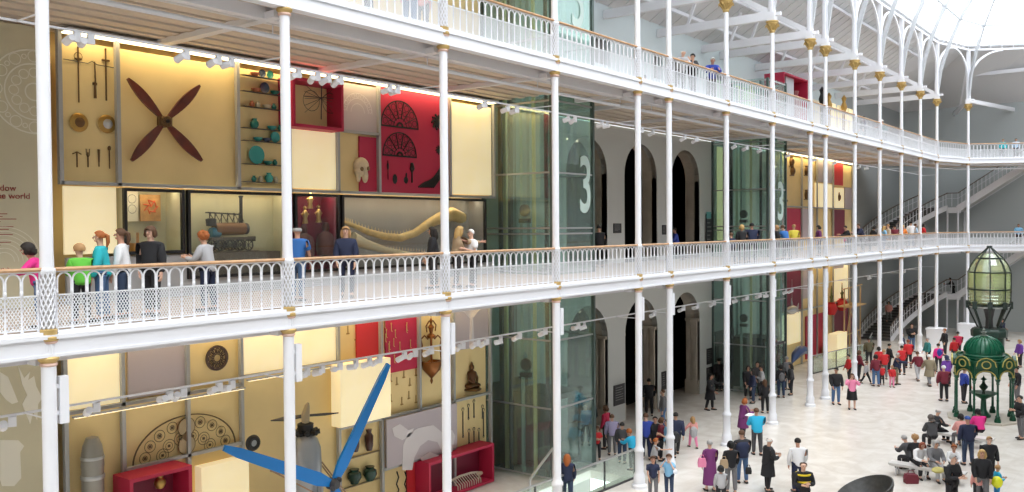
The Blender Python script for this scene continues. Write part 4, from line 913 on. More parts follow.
MB().lathe([(0, -.2), (.1, -.18), (.16, -.05), (.16, .12), (0, .14)], 14, (0, 0, 0), 'y').ell((.12, -.1, .1), (.08, .08, .08), 8, 6).ell((-.1, -.12, -.08), (.08, .08, .08), 8, 6).obj('hub', DARK, t, True)
MB().tube([(0, .15, 0), (0, .5, 0), (0, .6, -h_.z+.05)], .08, 8).lathe([(.45, -h_.z+.02), (.45, -h_.z+.08), (0, -h_.z+.1)], 14, (0, .6, 0)).obj('mast', GREYM, t, True)

# --- second display wall beyond the far lift
frame_wall([52.5, 56.1, 59.0, 62.3, 66.8], 7.33, 13.5, [(10.15, 52.5, 66.8)], 'grey steel frame of the far middle gallery display')
frame_wall([52.5, 56.1, 59.0, 62.3, 65.8], .02, 6.84, [(3.5, 52.5, 65.8)], 'grey steel frame of the far ground floor display')
for args in (('light_panel', 'glowing cream panel in the far middle display, between two columns', (58.8, 62.2), (10.2, 11.8), LIGHTBOX), ('light_panel', 'small glowing cream panel at right of the far middle display', (62.4, 64.8), (10.2, 11.6), LIGHTBOX),
             ('print_panel', 'lilac panel in the upper row of the far middle display', (59.1, 62.2), (11.9, 13.4), LILAC), ('display_board', 'red board in the upper row of the far middle display', (62.4, 64.6), (11.8, 13.4), RED), ('print_panel', 'grey panel with pale print at right end of far middle display', (65.0, 66.7), (10.2, 11.7), LILAC),
             ('display_board', 'crimson board low in the far middle display', (52.7, 56.0), (8.0, 10.05), CRIM), ('print_panel', 'lilac panel low in the far middle display', (56.2, 58.4), (8.0, 10.05), LILAC), ('display_board', 'maroon board at right low in the far middle display', (62.4, 65.0), (8.0, 10.05), MAROON),
             ('display_board', 'tall maroon board behind the silver fish in far ground display', (52.7, 56.4), (3.6, 6.8), MAROON), ('light_panel', 'glowing cream panel below the silver fish', (52.7, 56.0), (1.5, 3.4), LIGHTBOX),
             ('print_panel', 'narrow lilac panel beside the maroon board, far ground display', (56.5, 58.2), (4.2, 6.8), LILAC), ('display_board', 'crimson board low at centre of the far ground display', (57.0, 60.5), (.2, 3.0), CRIM), ('display_board', 'maroon board low at right of the far ground display', (62.5, 66.6), (.2, 3.2), MAROON),
             ('light_panel', 'tall glowing cream panel behind the two red vases', (62.4, 65.7), (3.6, 6.8), LIGHTBOX), ('print_panel', 'lilac panel at the top right of the far ground display', (62.4, 64.5), (5.9, 6.83), LILAC)):
    board(args[0], args[1], 0,0,0,0, args[4], Y=YF+(.02 if 'top right' in args[1] else .1), x=args[2], z=args[3])
hang('gramophone_horn', 'dark round disc with small stand in the far middle display', 'horn', 783, 190, lambda mb: mb.lathe([(0, -.05), (.38, -.05), (.42, 0), (.2, .1), (0, .12)], 20, (0, 0, 0), 'y').tube([(-.5, 0, -.7), (.7, 0, -.65)], .06, 6).tube([(-.3, 0, -.1), (-.7, 0, .4)], .03, 5), DARK)
for px, py, lb in ((791, 166, 'small dark rods at the top of the far middle display'), (792, 175, 'small dark lantern in the far middle display'), (806, 175, 'small dark seated shape near the top of far middle display'), (806, 199, 'dark ship-like model on a shelf in the far middle display'), (838, 201, 'small brown instrument beside the glowing panel')):
    hang('dark_exhibit', lb, 'exhibit', px, py, lambda mb: mb.lathe(jar(.22, .6), 10).box(-.35, .35, -.02, .02, -.05, 0), BRONZE)
def fish(mb): mb.ell((0, 0, 0), (.85, .25, .28), 14, 8).add([(.75, 0, 0), (1.2, 0, .35), (1.1, 0, 0), (1.2, 0, -.3), (.75, .03, 0), (1.2, .03, .35), (1.1, .03, 0), (1.2, .03, -.3)], [(0, 1, 2, 3), (7, 6, 5, 4), (0, 4, 5, 1), (0, 3, 7, 4), (1, 5, 6, 2), (2, 6, 7, 3)]).tube([(0, 0, .2), (-.1, 0, .75)], [.1, .02], 5).tube([(0, 0, .2), (0, 0, 1.9)], .01, 4)
hang('silver_fish', 'silver fish-shaped model hanging before the maroon board', 'fish model', 792, 310, fish, mat((.55, .55, .55), .3, .6), Y=YF-.3)
for px, py, lb in ((831.5, 309, 'red vase with tall foliage, left one of a pair high in far display'), (842, 305, 'red vase with tall foliage, right one of a pair high in far display')):
    p = PY(px, py, YF-.2); t = thing('red_vase', lb, 'vase', p)
    MB().lathe([(0, -.4), (.22, -.4), (.42, 0), (.34, .3), (.2, .4), (.26, .46), (0, .46)], 14).obj('body', RED, t, True)
    MB().tube([(0, 0, .4), (.0, 0, 1.6)], [.1, .02], 6).tube([(-.3, 0, .9), (0, 0, .5), (.3, 0, .9)], .04, 5).obj('foliage', mat((.12, .14, .05), .6), t)
# timber scaffold and rocker exhibits
t = thing('bamboo_scaffold', 'pale bamboo tower with crossed poles on the far ground floor', 'tower', (61.0, 18.9, 0)); BAM = mat((.58, .42, .24), .6)
pl_ = MB()
for xx in (0, 1.2, 2.6, 3.6): pl_.tube([(xx, 0, 0), (xx+.05, 0, 4.6)], .05, 6)
for a, b in (((0, 0, 0), (1.6, 0, 3.6)), ((1.2, 0, 3.3), (3.4, 0, .6)), ((3.6, 0, .3), (1.8, 0, 3.4)), ((0, 0, 3.3), (3.6, 0, 3.4)), ((0, 0, 1.4), (3.6, 0, 1.5)), ((-.4, 0, 4.6), (4.0, 0, 4.7))): pl_.tube([a, b], .045, 6)
pl_.obj('poles', BAM, t); MB().box(.2, 3.4, -.5, .5, 3.34, 3.42).obj('platform', BAM, t)
hang('blue_canoe', 'dark blue curved boat model low in the far display', 'boat model', 800, 354, lambda mb: mb.tube([(-1.3, 0, -.35), (-.8, 0, 0), (0, 0, .2), (.8, 0, .15), (1.3, 0, -.1)], [.06, .25, .32, .25, .06], 8), mat((.02, .06, .2), .3), Y=19.0)
hang('wooden_cart', 'brown wooden cart-like exhibit behind the bamboo tower', 'cart', 832, 350, lambda mb: (mb.box(-1.2, 1.4, -.3, .3, -.2, .3), ring(mb, -.8, -.3, .5, .08, -.3, 16), ring(mb, .8, -.3, .5, .08, -.3, 16)), mat((.35, .16, .06), .6), Y=19.6)
hang('carved_beast', 'dark long-necked carved beast low left in the far display', 'carving', 778, 358, lambda mb: mb.tube([(-1.0, 0, -.2), (-.4, 0, .1), (.3, 0, .1), (.6, 0, .5), (.9, 0, .45)], [.1, .22, .2, .12, .06], 8).tube([(-.5, 0, 0), (-.55, 0, -.8)], .07, 6).tube([(.3, 0, 0), (.35, 0, -.8)], .07, 6), BRONZE, Y=19.2)
board('light_panel', 'glowing yellow cream case standing on the floor by the glass barrier', 0,0,0,0, LIGHTBOX, Y=18.8, d=.6, x=(59.2, 61.3), z=(.05, 1.7))
# --- top gallery displays
a_, b_ = PY(784, 70, YF-.9), PY(808, 99, YF-.9)
t = crimson_box(a_.x, b_.x, 14.05, a_.z-.1, YF-.9, 'crimson display box with grey screen on the top gallery', CRIM, 1.2); t['label'] = 'crimson display box with grey screen on the top gallery'
MB().box(1.1, 2.4, .3, .4, 1.6, 4.0).obj('screen', mat((.5, .52, .56), .5), t); MB().lathe(jar(.5, 1.6), 10, (3.2, .6, 1.6)).obj('cabinet_figures', mat((.3, .1, .1), .5), t)
o = MB().box(0, 13.5, 0, .08, 0, 3.4).obj('cream_screen', mat((.88, .82, .66), .8)); o.location = (53.4, YF+.4, 14.05); tag(o, 'long cream screen wall behind the top gallery displays', 'panel')
for a, b, lb in ((60.6, 62.6, 'glowing cream panel with gilt pendant, left one on top gallery'), (63.3, 65.3, 'glowing cream panel, middle one on top gallery'), (65.6, 67.4, 'glowing cream panel with gilt pendant, right one on top gallery')):
    o = MB().box(0, b-a, 0, .1, 0, 3.4).obj('light_panel', LIGHTBOX); o.location = (a, YF, 14.03); tag(o, lb, 'panel')
for px, py, lb in ((822, 96, 'black tall carving beside the crimson box on the top gallery'), (829, 102, 'gilt curled ornament on the first top gallery panel'), (844, 104, 'gilt pear-shaped ornament on the last top gallery panel')):
    hang('gilt_ornament' if px > 825 else 'black_carving', lb, 'ornament', px, py, lambda mb: mb.lathe([(0, -.7), (.12, -.6), (.22, -.2), (.10, .15), (.18, .4), (0, .65)], 10).box(-.08, .08, -.08, .08, -2.6, -.6), mat((.5, .3, .08), .4, .5) if px > 825 else BLACK, Y=YF-.25)
o = MB().box(0, 2.6, 0, .1, 0, 2.7).obj('yellow_screen', mat((.75, .80, .40), .7, 0, .25)); o.location = (46.6, YF+.3, 14.1); tag(o, 'yellow green lit panel behind the far lift on the top gallery', 'panel')
MB().box(-2.8, -.1, .02, .1, 0, 2.7).obj('pale_wing', mat((.55, .68, .58), .7), o)

# ================================================================ TRACK LIGHTS
def track(z, pxs, label, glabel, yoff):
    t = thing('lighting_track', label, 'lighting track', (-6, 16.0, z))
    MB().box(0, 76, -.02, .02, -.02, .02).obj('rail', WHITE, t)
    for k, (cx, cy) in enumerate(COLS[:16]): MB().tube([(cx+6, -.9, .0), (cx+6, 0, 0)], .014, 5).obj('bracket', WHITE, t)
    head = MB().lathe([(.0, -.10), (.055, -.09), (.06, .09), (.05, .10), (.045, .08), (0, .07)], 12, (0, 0, 0), 'y').mesh('lamp_head', WHITE, True)
    lens = MB().lathe([(0, .0), (.045, .0)], 12, (0, .085, 0), 'y').mesh('lamp_lens', mat((1, .93, .75), .5, 0, 3.))
    drv = MB().box(-.05, .05, -.03, .03, -.16, -.02).mesh('driver_box', WHITE)
    for k, px in enumerate(pxs):
        x_ = PY(px, 100, 16.0).x
        d = thing('spotlight', 'white spotlight on the lighting track ' + label.split('running ')[1], 'spotlight', (x_, 16.0, z), random.uniform(-.5, .5), glabel)
        link('driver_box', drv, d); d.scale = (1.25, 1.25, 1.25)
        h = link('lamp_head', head, d, (-.11, .02, -.14)); h.rotation_euler = (random.uniform(-.5, -.1), 0, 0); link('lamp_lens', lens, h)
track(12.6, [78, 92, 187, 219, 232, 299, 318, 329, 341, 390, 398, 485, 508, 517, 568, 575, 602, 607, 642, 653, 685, 697, 735, 747, 760, 789, 815, 835, 860, 867], 'thin white lighting track running under the upper gallery', 'spotlights under the upper gallery', 0)
track(5.84, [6, 91, 165, 179, 215, 228, 304, 319, 337, 353, 367, 377, 402, 413, 429, 461, 476, 485, 499, 518, 544, 577, 583, 654, 683, 697, 714, 735, 747, 760, 766, 786, 792, 870, 880, 905], 'thin white lighting track running under the middle gallery', 'spotlights under the middle gallery', 0)

# ================================================================ SIGNS BY THE ARCHES
def sign(px0, py0, px1, py1, label, Y=YW-.04):
    a, b = PY(px0, py0, Y), PY(px1, py1, Y); t = thing('notice_panel', label, 'sign', (a.x, Y, b.z)); W_, H_ = b.x-a.x, a.z-b.z
    MB().box(0, W_, 0, .03, 0, H_).obj('board', mat((.03, .03, .035), .5), t); m_ = MB()
    for k in range(6): m_.box(W_*.15, W_*random.uniform(.5, .85), -.004, 0, H_*(.85-.12*k), H_*(.85-.12*k)+H_*.025)
    m_.obj('print_lines', mat((.3, .3, .3), .6), t); return t
sign(613.8, 223.5, 621.5, 233, 'small dark notice between first and middle upper arches'); sign(662.5, 225, 667, 234.5, 'small dark notice between middle and right upper arches')
sign(614, 386, 625, 403, 'dark notice board between first and middle ground arches'); sign(662, 372, 666.5, 389, 'dark notice board beside the right ground arch')
sign(707, 349, 713, 363, 'dark upper notice on wall behind the officer'); sign(707, 368, 713, 379, 'dark lower notice on wall behind the officer')
t = sign(706.3, 214, 712.3, 248, 'tall dark totem sign with teal band on middle gallery', YW-.1)
MB().box(0.02, .55, -.02, 0, 1.6, 1.95).obj('teal_band', mat((.15, .45, .45), .5), t)
# far dark door in end side wall
t = thing('far_door', 'grey panelled doorway in the dark far side wall', 'door', (68.3, YW-.02, 0)); MB().box(0, .12, -.06, 0, 0, 3.0).box(1.7, 1.82, -.06, 0, 0, 3.0).box(0, 1.82, -.06, 0, 2.9, 3.05).obj('door_frame', GREYM, t); MB().box(.12, 1.7, -.03, 0, 0, 2.9).obj('door_leaf', mat((.22, .24, .26), .6), t)
t = thing('far_door', 'grey doorway in the far side wall on middle gallery', 'door', (67.7, YW-.02, 7.33)); MB().box(0, .12, -.06, 0, 0, 2.4).box(1.5, 1.62, -.06, 0, 0, 2.4).box(0, 1.62, -.06, 0, 2.3, 2.45).obj('door_frame', GREYM, t); MB().box(.12, 1.5, -.03, 0, 0, 2.3).obj('door_leaf', mat((.22, .24, .26), .6), t)

# ================================================================ STAIRS AT THE END
TREAD = mat((.035, .035, .04), .6, key='dark_treads')
def stair(zb, zl, zt, label):
    t = thing('staircase', label, 'staircase', (71, 18.6, zb)); O = Vector((71, 18.6, zb))
    # lower flight: rises along +x, curving to the right
    N = 18; L0 = []; R0 = []
    for k in range(N+1):
        s_ = k/N; cx = 71+9.2*s_; cy = 19.6-2.2*s_*s_; hw = 1.15-.15*s_
        L0.append(Vector((cx, cy+hw, zb+(zl-zb)*s_))-O); R0.append(Vector((cx-.1, cy-hw, zb+(zl-zb)*s_))-O)
    tr = MB(); ris = MB()
    dz = (zl-zb)/N
    for k in range(N):
        a, b, c, d = L0[k], L0[k+1], R0[k+1], R0[k]; z = a.z+dz
        tr.add([(a.x, a.y, z-.05), (b.x, b.y, z-.05), (c.x, c.y, z-.05), (d.x, d.y, z-.05), (a.x, a.y, z), (b.x, b.y, z), (c.x, c.y, z), (d.x, d.y, z)], [(0, 3, 2, 1), (4, 5, 6, 7), (0, 1, 5, 4), (1, 2, 6, 5), (2, 3, 7, 6), (3, 0, 4, 7)])
        ris.add([(a.x+.03, a.y, a.z-.0), (d.x+.03, d.y, a.z), (d.x+.03, d.y, z-.05), (a.x+.03, a.y, z-.05)], [(0, 1, 2, 3)])
    tr.obj('treads', TREAD, t); ris.obj('risers', mat((.16, .16, .16), .7), t)
    def stringer(pts, off=(0, 0, 0), h=.42):
        m_ = MB()
        for a, b in zip(pts[:-1], pts[1:]): m_.bar(a+Vector((0, 0, .02)), b+Vector((0, 0, .02)), .08, h)
        return m_
    stringer(L0).obj('stringer', WHITE, t); stringer(R0).obj('stringer', WHITE, t)
    def rail(pts, step=.3):
        m_ = MB(); m2 = MB()
        for a, b in zip(pts[:-1], pts[1:]):
            m2.bar(a+Vector((0, 0, 1.2)), b+Vector((0, 0, 1.2)), .07, .07); n = max(1, int((b-a).length/step)) 
            for k in range(n): q = a.lerp(b, k/n); m_.bar(q+Vector((0, 0, .1)), q+Vector((0, 0, 1.18)), .05, .05)
            m_.bar(a+Vector((0, 0, .75)), b+Vector((0, 0, .75)), .03, .03)
        m_.obj('stair_railing', WHITE, t); m2.obj('stair_handrail', mat((.16, .12, .10), .5), t)
    rail(L0); rail(R0)
    # landing
    la = [Vector((80.1, 18.6, zl)), Vector((82.9, 18.6, zl)), Vector((82.9, 15.6, zl)), Vector((80.1, 15.6, zl)), Vector((80.0, 16.3, zl))]
    MB().prism([(v.x-O.x, v.y-O.y) for v in la], zl-zb-.22, zl-zb+.0, 'z').box(9.05, 9.2, -3.2, -2.1, zl-zb-.45, zl-zb+.02).obj('landing', WHITE, t)
    rail([Vector((80.05, 16.5, zl))-O, Vector((80.05, 15.6, zl))-O])
    # upper flight along -y
    A = Vector((80.1, 15.6, zl))-O; B = Vector((80.1, 10.6, zt-.25))-O; n = 20
    u = MB()
    for k in range(n):
        q = A.lerp(B, k/n); q2 = A.lerp(B, (k+1)/n); u.box(q.x, q.x+2.2, q2.y, q.y, q2.z-.06, q2.z)
    u.obj('treads', TREAD, t)
    up_ = [A, B]; m_ = MB().bar(A-Vector((0, 0, .1)), B-Vector((0, 0, .1)), .10, .5).bar(A+Vector((2.2, 0, -.1)), B+Vector((2.2, 0, -.1)), .10, .5); m_.obj('stringer', WHITE, t)
    m_ = MB().add([A+Vector((.1, 0, -.35)), A+Vector((2.1, 0, -.35)), B+Vector((2.1, 0, -.35)), B+Vector((.1, 0, -.35))], [(0, 1, 2, 3)]); m_.obj('underside', mat((.6, .61, .62), .7), t)
    rail(up_, .35)
    for (xx, yy) in ((80.1, 16.4), (80.1, 15.6), (82.7, 15.6)): MB().tube([(xx-O.x, yy-O.y, 0), (xx-O.x, yy-O.y, zl-zb-.2)], .08, 8).obj('support_post', WHITE, t)
stair(0.0, 3.15, 7.32, 'white staircase with dark treads rising from the ground floor')
stair(7.33, 10.35, 14.02, 'white staircase with dark treads rising from the middle gallery')

# ================================================================ FOUNTAIN AND LIGHTHOUSE LENS
FC = Vector((45.2, 7.70, 0))
t = thing('drinking_fountain', 'green cast iron drinking fountain canopy with ribbed dome', 'fountain', FC, .25); t.scale = (.93, .93, .86)
oct_ = [(1.72*math.cos(2*PI*k/8+PI/8), 1.72*math.sin(2*PI*k/8+PI/8)) for k in range(8)]
MB().prism(oct_, 0, .10, 'z').obj('plinth', mat((.50, .45, .38), .6), t)
NS = 8; RC = 1.32
for k in range(NS):
    a = 2*PI*k/NS+PI/8; cx, cy = RC*math.cos(a), RC*math.sin(a)
    c = MB().lathe([(.15, .1), (.15, .22), (.10, .34), (.12, .40), (.06, .48), (.055, 1.2), (.07, 1.24), (.055, 1.28), (.05, 2.05), (.09, 2.12), (.06, 2.16), (.12, 2.3), (.12, 2.36)], 10, (cx, cy, 0)); c.obj('pillar', GREEN, t, True)
s_len = 2*RC*math.sin(PI/NS)
for k in range(NS):
    a = 2*PI*k/NS+PI/4; ap = RC*math.cos(PI/NS); M_ = Matrix.Translation((ap*math.cos(a), ap*math.sin(a), 0)) @ Matrix.Rotation(a+PI/2, 4, 'Z'); hw = s_len/2
    pan = MB(); P_ = arch_poly(0, hw-.08, 2.3, 2.32, 2.72, 10)[1:-1]
    for (xa, za), (xb, zb_) in zip(P_[:-1], P_[1:]):
        if xb-xa > 1e-4: pan.prism([(xa, za), (xb, zb_), (xb, 3.15), (xa, 3.15)], -.04, .04)
    pan.box(-hw, -hw+.09, -.05, .05, 2.3, 3.15).box(hw-.09, hw, -.05, .05, 2.3, 3.15)
    # gable shaped crown on each panel
    pan.prism([(-hw*.85, 2.86), (-hw*.85, 3.0), (-hw*.72, 3.26), (-hw*.4, 3.40), (0, 3.46), (hw*.4, 3.40), (hw*.72, 3.26), (hw*.85, 3.0), (hw*.85, 2.86)], -.18, -.02)
    g = MB()
    for r_, zc in ((hw-.06, 2.34),): 
        for i in range(12):
            b0, b1 = PI*i/12, PI*(i+1)/12; g.bar((r_*math.cos(b0), -.06, zc+.40/(hw-.08)*(hw-.05)*math.sin(b0)), (r_*math.cos(b1), -.06, zc+.40/(hw-.08)*(hw-.05)*math.sin(b1)), .05, .045, up=(0, 1, 0))
    g3 = MB()
    for i in range(14): b0, b1 = 2*PI*i/14, 2*PI*(i+1)/14; g3.bar((.19*math.cos(b0), -.205, 3.10+.19*math.sin(b0)), (.19*math.cos(b1), -.205, 3.10+.19*math.sin(b1)), .05, .04, up=(0, 1, 0))
    cr = [(-hw*.85, 3.0), (-hw*.72, 3.26), (-hw*.4, 3.40), (0, 3.46), (hw*.4, 3.40), (hw*.72, 3.26), (hw*.85, 3.0)]
    g4 = MB()
    for q0, q1 in zip(cr[:-1], cr[1:]): g4.bar((q0[0], -.19, q0[1]), (q1[0], -.19, q1[1]), .045, .04, up=(0, 1, 0))
    for m_, nm, mt in ((pan, 'arch_panel', GREEN), (g, 'gilt_trim', GLEAF), (g3, 'gilt_roundel', GLEAF), (g4, 'gilt_crest', GLEAF)):
        m_.v = [tuple(M_ @ Vector(v)) for v in m_.v]; m_.obj(nm, mt, t)
MB().prism([(1.40*math.cos(2*PI*k/8+PI/8), 1.45*math.sin(2*PI*k/8+PI/8)) for k in range(8)], 3.12, 3.24, 'z').prism([(1.2*math.cos(2*PI*k/8+PI/8), 1.2*math.sin(2*PI*k/8+PI/8)) for k in range(8)], 3.24, 3.36, 'z').obj('cornice', GREEN, t)
dm = MB(); prof = [(r_*.86, z_) for r_, z_ in [(1.08, 3.34), (1.10, 3.46), (1.04, 3.5), (1.03, 3.62), (.98, 3.85), (.86, 4.08), (.66, 4.27), (.40, 4.39), (.16, 4.44), (0, 4.45)]]
dm.lathe(prof, 24)
for k in range(24): a = 2*PI*k/24; dm.tube([(r_*1.01*math.cos(a), r_*1.01*math.sin(a), z_+.01) for r_, z_ in prof[3:-1]], .03, 4)
dm.obj('dome', mat((.006, .10, .05), .25), t, True)
MB().lathe([(.16, 4.42), (.2, 4.48), (.10, 4.52), (.08, 4.6), (.14, 4.66), (.06, 4.72), (.08, 4.78), (0, 4.9)], 12).obj('finial', mat((.10, .12, .10), .4), t, True)
MB().lathe([(.32, .1), (.34, .2), (.2, .35), (.14, .5), (.12, 1.05), (.22, 1.12), (.58, 1.34), (.62, 1.42), (.55, 1.42), (.1, 1.25)], 18).obj('basin', GREEN, t, True)
MB().lathe([(.1, 1.25), (.06, 1.5), (.18, 1.66), (.2, 1.74), (.08, 1.9), (.05, 2.05), (.16, 2.12), (.05, 2.2), (0, 2.35)], 12).obj('spout', mat((.02, .05, .03), .35), t, True)
# lens on its pedestal, further back
LC = PZ(989, 370, 0); LC = Vector((LC.x, LC.y, 0)); 
def zat(py): 
    lo, hi = 0., 14.
    for _ in range(40):
        m_ = (lo+hi)/2; d = Vector((LC.x, LC.y, m_))-Vector((0, 0, CZ)); yy = 246-FPX*d.dot(UP)/d.dot(_f)
        if yy > py: lo = m_
        else: hi = m_
    return lo
t = thing('lighthouse_lens', 'large faceted glass lighthouse lens in a dark frame on green pedestal', 'lighthouse lens', LC, .2)
pxm = FPX/ (LC-Vector((0,0,CZ))).dot(_f)
z_top, z_sh, z_mid, z_low, z_bot, z_ped = zat(246.5), zat(272), zat(289), zat(305), zat(322), zat(328)
RL = 18.6/pxm
MB().lathe([(RL*.95, 0), (RL*.95, .2), (RL*.78, .3), (RL*.78, .5), (RL*.72, .6), (RL*.72, z_ped-.6), (RL*.88, z_ped-.5), (RL*.9, z_ped-.15), (RL*.8, z_ped)], 12).obj('pedestal', mat((.008, .035, .025), .4), t)
MB().lathe([(.28, z_ped), (.22, z_ped+.1), (.2, z_bot+.2), (.35, z_low-.1), (.4, z_low)], 14).obj('turntable_stem', DARK, t, True)
NL = 8
gl_ = MB(); ring_pts = [(RL*.93, z_low+.1), (RL, z_mid), (RL, z_sh), (RL*.86, z_sh+(z_top-z_sh)*.28), (RL*.62, z_sh+(z_top-z_sh)*.55), (RL*.38, z_sh+(z_top-z_sh)*.72)]
gl_.lathe(ring_pts, 16)
for k in range(9): z_ = z_low+.15+(z_sh-z_low-.2)*k/9; gl_.lathe([(RL*.97, z_), (RL*1.0, z_+.05), (RL*.97, z_+.1)], 16)
gl_.obj('glass_prisms', LENS, t)
for k in range(NL):
    a = 2*PI*k/NL; an = a+PI/NL; g = MB()
    apx = RL*1.03*math.cos(PI/NL)
    for r_ in (.5, .38, .26, .14): 
        m_ = MB(); ring(m_, 0, 0, r_*RL*.55, .07*RL, 0, 18)
        T_ = Matrix.Translation((apx*math.cos(an), apx*math.sin(an), z_mid+.4)) @ Matrix.Rotation(an+PI/2, 4, 'Z'); g.add([tuple(T_ @ Vector(v)) for v in m_.v], m_.f)
    g.obj('bullseye_prism', LENS, t)
    fr = MB(); ca, sa = math.cos(a), math.sin(a)
    pts = [(RL*.55, z_ped+.05), (RL*1.02, z_low-.15), (RL*1.0, z_low+.1), (RL*1.02, z_mid), (RL*1.02, z_sh), (RL*.88, z_sh+(z_top-z_sh)*.28), (RL*.64, z_sh+(z_top-z_sh)*.55), (RL*.30, z_sh+(z_top-z_sh)*.8), (.05, z_top)]
    for i, (q, q2) in enumerate(zip(pts[:-1], pts[1:])): fr.bar((q[0]*ca, q[0]*sa, q[1]), (q2[0]*ca, q2[0]*sa, q2[1]), .11 if i == 0 else .07, .09 if i == 0 else .06)
    fr.box(RL*1.0*ca-.13, RL*1.0*ca+.13, RL*1.0*sa-.13, RL*1.0*sa+.13, z_low-.2, z_low+.25)
    fr.obj('frame_rib', mat((.02, .035, .03), .4), t)
fr = MB()
for r_, z_ in ((RL*1.0, z_low), (RL*1.03, z_mid), (RL*1.03, z_sh), (RL*.64, z_sh+(z_top-z_sh)*.55), (.12, z_top)): fr.lathe([(r_, z_-.04), (r_+.04, z_-.04), (r_+.04, z_+.04), (r_, z_+.04), (r_, z_-.04)], 16)
fr.obj('frame_hoop', mat((.02, .035, .03), .4), t)
MB().lathe([(RL*.98, z_low-.14), (RL*.98, z_low-.02), (0, z_low)], 16).obj('tray', mat((.45, .47, .46), .5), t)
MB().lathe([(0, z_low), (.25, z_low+.1), (.25, z_mid), (.18, z_mid+.8), (0, z_mid+1)], 10).obj('lamp_core', mat((.5, .28, .12), .4, .3), t)
# plinths at the far columns
for cx, cy, lb in ((COLS[16][0], COLS[16][1], 'white square plinth around the column behind the lens'), (COLS[15][0], COLS[15][1], 'white square plinth around the column left of the lens')):
    o = MB().box(-1.05, 1.05, -1.05, 1.05, .0, .12).box(-.95, .95, -.95, .95, .12, 1.25).box(-1.05, 1.05, -1.05, 1.05, 1.25, 1.35).obj('square_plinth', WHITE); o.location = (cx, cy, 0); o.scale = (.58, .58, 1); tag(o, lb, 'plinth')

# ================================================================ BENCHES, BOWL, GUARDS
def bench(loc, rz, L, label):
    t = thing('gallery_bench', label, 'bench', loc, rz)
    MB().box(-L/2, L/2, -.24, .24, .40, .46).box(-L/2+.03, L/2-.03, -.22, .22, .36, .40).obj('seat', mat((.62, .60, .58), .4), t)
    for sx in (-1, 0, 1):
        x_ = sx*(L/2-.25); MB().bar((x_, -.2, 0), (x_, -.08, .38), .04, .04).bar((x_, .2, 0), (x_, .08, .38), .04, .04).bar((x_, -.12, .36), (x_, .12, .36), .04, .04).obj('leg_frame', STEEL, t)
    return t
def bench2(a, b, label):
    p, q = PZ(*a, .46), PZ(*b, .46); c = (p+q)/2; c.z = 0; return bench(c, math.atan2(q.y-p.y, q.x-p.x), (q-p).length, label), p, q
B1 = bench2((890, 461), (966, 473), 'pale bench nearest the camera with people back to back')
B2 = bench2((927, 430), (994, 439), 'pale bench behind it with the bald suited man and pink jackets')
p = PZ(873, 519, 0); t = thing('cauldron_bowl', 'huge tilted dark stone bowl at the bottom edge of the photo', 'bowl', (p.x, p.y, 0))
rot = Matrix.Rotation(.30, 4, Vector((1, .2, 0)))
m_ = MB().lathe([(0, .0), (.5, .05), (1.0, .35), (1.32, .85), (1.36, 1.0), (1.30, 1.02), (1.24, .95), (.9, .45), (.4, .18), (0, .12)], 32); m_.obj('shell', mat((.045, .045, .043), .5, noise=.4, nscale=5), t, True)
t.scale = (.66, .66, .66); t.rotation_euler = Matrix.Rotation(.42, 3, Vector((-.79, -.6, 0))).to_euler(); t.location.z = .32
MB().lathe([(.6, -.35), (.6, -.1), (.45, .02)], 20).obj('foot', mat((.03, .03, .03), .6), t, True)
# glass guard near the first lift
ga, gb = PZ(634.6, 478.5), PZ(604.7, 490.7)
def guard(p, q, n, label, h=1.05, zb=0., top=STEEL):
    t = thing('glass_guard', label, 'glass barrier', (p.x, p.y, zb)); d = (q-p)
    for k in range(n):
        a, b = d*(k/n), d*((k+1)/n); e = d.normalized()*.03
        MB().bar(a+e+Vector((0, 0, h/2+.03)), b-e+Vector((0, 0, h/2+.03)), .015, h-.1).obj('glass_panel', GUARD, t)
        MB().bar(a, a+Vector((0, 0, h)), .05, .05).obj('post', DARK, t)
    MB().bar(Vector((0, 0, h)), d+Vector((0, 0, h)), .07, .05).obj('handrail', top, t)
    MB().bar(Vector((0, 0, .03)), d+Vector((0, 0, .03)), .06, .06).obj('shoe_rail', DARK, t)
ga.z = gb.z = 0; dd = (gb-ga).normalized()
guard(ga, Vector((HX0+1, HY0-.12, 0)) if False else ga+dd*7.5, 4, 'glass barrier with steel rail running from the near column to lower left')
guard(Vector((52.8, 18.2, 0)), Vector((60.5, 17.2, 0)), 5, 'glass barrier in front of the far ground floor display', 1.1)
guard(Vector((60.7, 17.3, 0)), Vector((66.5, 18.6, 0)), 4, 'glass barrier in front of the bamboo tower', 1.1)
t = thing('stair_handrail', 'sloping steel handrail going down the stair well by the lift', 'handrail', (0, 0, 0))
a, b = PY(553, 448, 17.2), PY(530, 479, 17.2); MB().bar(a, b, .07, .05).obj('rail', STEEL, t); MB().bar(a, (a.x, a.y, .0), .05, .05).obj('post', STEEL, t); MB().bar(b, (b.x, b.y, b.z-.9), .05, .05).obj('post', STEEL, t); t['label'] = 'sloping steel handrail in the stair well by the lift'
